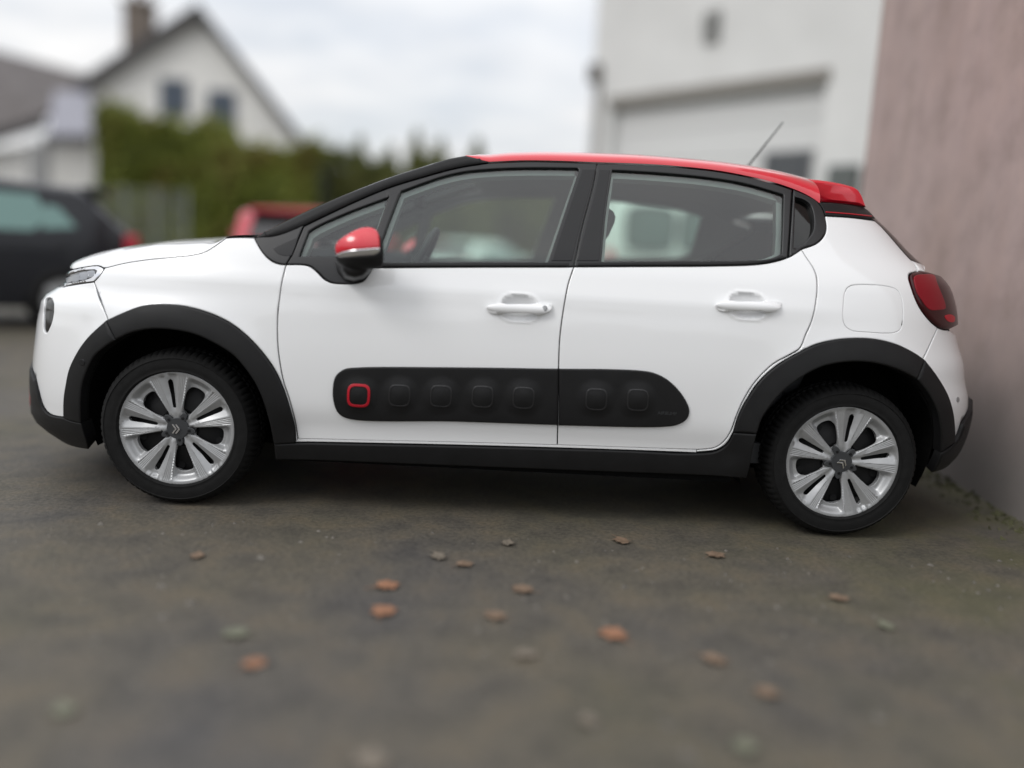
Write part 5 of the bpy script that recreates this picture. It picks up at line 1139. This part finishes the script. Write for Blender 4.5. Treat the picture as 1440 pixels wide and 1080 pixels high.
        for s in (-1, 1):
            sheet('rear_door_window', rear, closed([(s*.35-.26, 1.22), (s*.35+.26, 1.22), (s*.35+.29, 1.30), (s*.35+.29, 1.62), (s*.35+.25, 1.68), (s*.35-.25, 1.68), (s*.35-.29, 1.62), (s*.35-.29, 1.30)], .05), M['windowgrey'], root, off=.004, rim=.004, bev=0, res=.2)
            sheet('window_seal', rear, closed([(s*.35-.275, 1.19), (s*.35+.275, 1.19), (s*.35+.315, 1.29), (s*.35+.315, 1.63), (s*.35+.265, 1.71), (s*.35-.265, 1.71), (s*.35-.315, 1.63), (s*.35-.315, 1.29)], .05), M['hubgrey'], root, holes=[closed([(s*.35-.26, 1.22), (s*.35+.26, 1.22), (s*.35+.29, 1.30), (s*.35+.29, 1.62), (s*.35+.25, 1.68), (s*.35-.25, 1.68), (s*.35-.29, 1.62), (s*.35-.29, 1.30)], .05)], off=.012, rim=.01, bev=.002, res=.2)
        for zz in (1.12, 1.05, .90): 
            bm = bmesh.new(); box(bm, L/2+.002, L/2+.010, -.75, .75, zz-.006, zz+.006); from_bm('door_crease', bm, M['lampgrey'], root)
    tc_ = tailcol or M['reddecal']
    for s in (-1, 1):
        bm = bmesh.new(); z0_, z1_ = (.72, .98) if not van else (.75, 1.15); yy = float(ys(L/2-.12, .85)) if not van else hw-.03
        box(bm, (L/2-.30) if not van else L/2-.10, (L/2-.01) if not van else L/2+.02, s*yy-.10, s*yy+.012*1, z0_, z1_, bevel=.03) if s > 0 else box(bm, (L/2-.30) if not van else L/2-.10, (L/2-.01) if not van else L/2+.02, s*yy-.012, s*yy+.10, z0_, z1_, bevel=.03)
        from_bm('tail_lamp', bm, tc_, root, autosmooth=40)
        bm = bmesh.new(); yy = float(ys(-L/2+.3, .7)); box(bm, -L/2+.10, -L/2+.42, s*(yy-.08)-.10, s*(yy-.08)+.08, .62, .76, bevel=.03); from_bm('headlight', bm, M['lampgrey'], root, autosmooth=40)
        xm = -L/2+1.38; bm = bmesh.new(); yy = float(ys(xm, 1.0)); box(bm, xm-.09, xm+.09, s*(yy+.13)-.09, s*(yy+.13)+.09, .98, 1.12, bevel=.035); tube(bm, [(xm, s*(yy-.02), .98), (xm, s*(yy+.08), 1.02)], .03); from_bm('wing_mirror', bm, paint, root, autosmooth=40)
    bm = bmesh.new(); box(bm, L/2-.15, L/2+.04, -hw*.80, hw*.80, .28, .50, bevel=.05); box(bm, -L/2-.03, -L/2+.15, -hw*.78, hw*.78, .25, .48, bevel=.05); from_bm('bumper', bm, paint if not van else M['matte'], root, autosmooth=40)
    bm = bmesh.new(); box(bm, L/2+.042 if not van else L/2+.05, L/2+.05 if not van else L/2+.06, -.26, .26, .52 if van else .36, .63 if van else .47); from_bm('number_plate', bm, M['lampgrey'], root)
    for sx_ in (-L/2+.78, L/2-.68):
        for s in (-1, 1):
            bm = bmesh.new(); prof = [(.20, -.02), (.215, -.03), (.27, -.032), (.305, -.01), (.31, .03), (.31, .12), (.29, .17), (.2, .17)]; n = 32; rg_ = [[bm.verts.new((r_*math.cos(2*math.pi*i/n), y_*-s, r_*math.sin(2*math.pi*i/n))) for r_, y_ in prof] for i in range(n)]
            for i in range(n):
                for j in range(len(prof)-1): bm.faces.new((rg_[i][j], rg_[(i+1) % n][j], rg_[(i+1) % n][j+1], rg_[i][j+1]))
            wv = from_bm('wheel', bm, M['tyre'], root, autosmooth=40); wv.location = (sx_, s*(hw*.985), .31)
            bm = bmesh.new()
            for q in range(5):
                a = q*1.2566; tube(bm, [(0, s*.02, 0), (.20*math.cos(a), s*.012, .20*math.sin(a))], [.035, .022], 6)
            r = bmesh.ops.create_cone(bm, cap_ends=True, segments=24, radius1=.205, radius2=.205, depth=.02)
            for v in r['verts']: v.co = Matrix.Rotation(R(90), 4, 'X') @ v.co
            for v in r['verts']: v.co.y -= s*.01
            from_bm('rim', bm, M['silver'], wv, autosmooth=40)
            bm = bmesh.new(); r = bmesh.ops.create_cone(bm, cap_ends=True, segments=32, radius1=.37, radius2=.37, depth=.02)
            for v in r['verts']: v.co = Matrix.Rotation(R(90), 4, 'X') @ v.co+Vector((sx_, s*(hw*.955), .33))
            from_bm('wheel_arch', bm, M['dark'], root)
    return root
M['windowgrey'] = mat('window_pale_grey', (.12, .165, .155), .2, coat=.6)
pb = mat('black_car_paint', (.008, .009, .013), .4, coat=.4, spec=.3); pr = mat('dull_red_paint', (.42, .012, .03), .4, coat=.6); pw = mat('white_car_paint', (.62, .68, .66), .4, coat=.4); pv = mat('white_van_paint', (.66, .72, .69), .45, coat=.3)
tealg = mat('teal_window_glass', (.13, .24, .22), .25, coat=.5)
p = atY(183, 380, 5.7); 
vehicle('parked_car', 'black hatchback with greenish windows, at the left edge behind the bonnet', pb, float(p[0])-1.72, 4.95, R(22), L=3.95, Wd=1.75, Hh=1.50, teal=tealg, tailcol=mat('tail_red_bright', (.40, .012, .03), .35))
p = atY(438, 330, 6.6); vehicle('parked_car', 'red hatchback behind the bonnet, seen from its rear with dark window and spoiler', pr, float(p[0])-.03, 6.9, R(-80), L=3.8, Wd=1.68, Hh=1.40)
p = atY(665, 350, 13.5); vehicle('parked_car', 'white hatchback seen from behind through the front door window', pw, float(p[0]), 14.6, R(-112), L=3.9, Wd=1.72, Hh=1.40, teal=tealg)
p = atY(942, 320, 7.2); vehicle('delivery_van', 'white van with two rear door windows seen through the rear door window', pv, float(p[0]), 9.3, R(-88), L=4.4, Wd=1.85, Hh=1.86, van=True)
# unseen dark ridge, added behind the viewer for a horizon band in the reflections
V, F_ = [], []; n = 90
for i in range(n):
    a = R(100)+R(340-200+20)*0+R(160)*i/(n-1)+R(0); a = R(180+10)+R(160)*i/(n-1); d = 46+6*math.sin(i*.7); x, y = d*math.cos(a), d*math.sin(a)-4
    h = 5.2+1.1*math.sin(i*.55)+.9*math.sin(i*1.3+1)+.5*math.sin(i*2.9)
    V += [(x, y, -.3), (x*1.04, y*1.04, h*.7), (x*1.15, y*1.15, h), (x*1.5, y*1.5, -.3)]
for i in range(n-1):
    for j in range(3): F_.append((4*i+j, 4*i+4+j, 4*i+5+j, 4*i+1+j))
hl = mesh('reflection_ridge', V, F_, leaf_shader('reflection_ridge_green', [(.04, .045, .022), (.06, .062, .03), (.075, .068, .04)]), smooth=True); tag(hl, kind='structure')
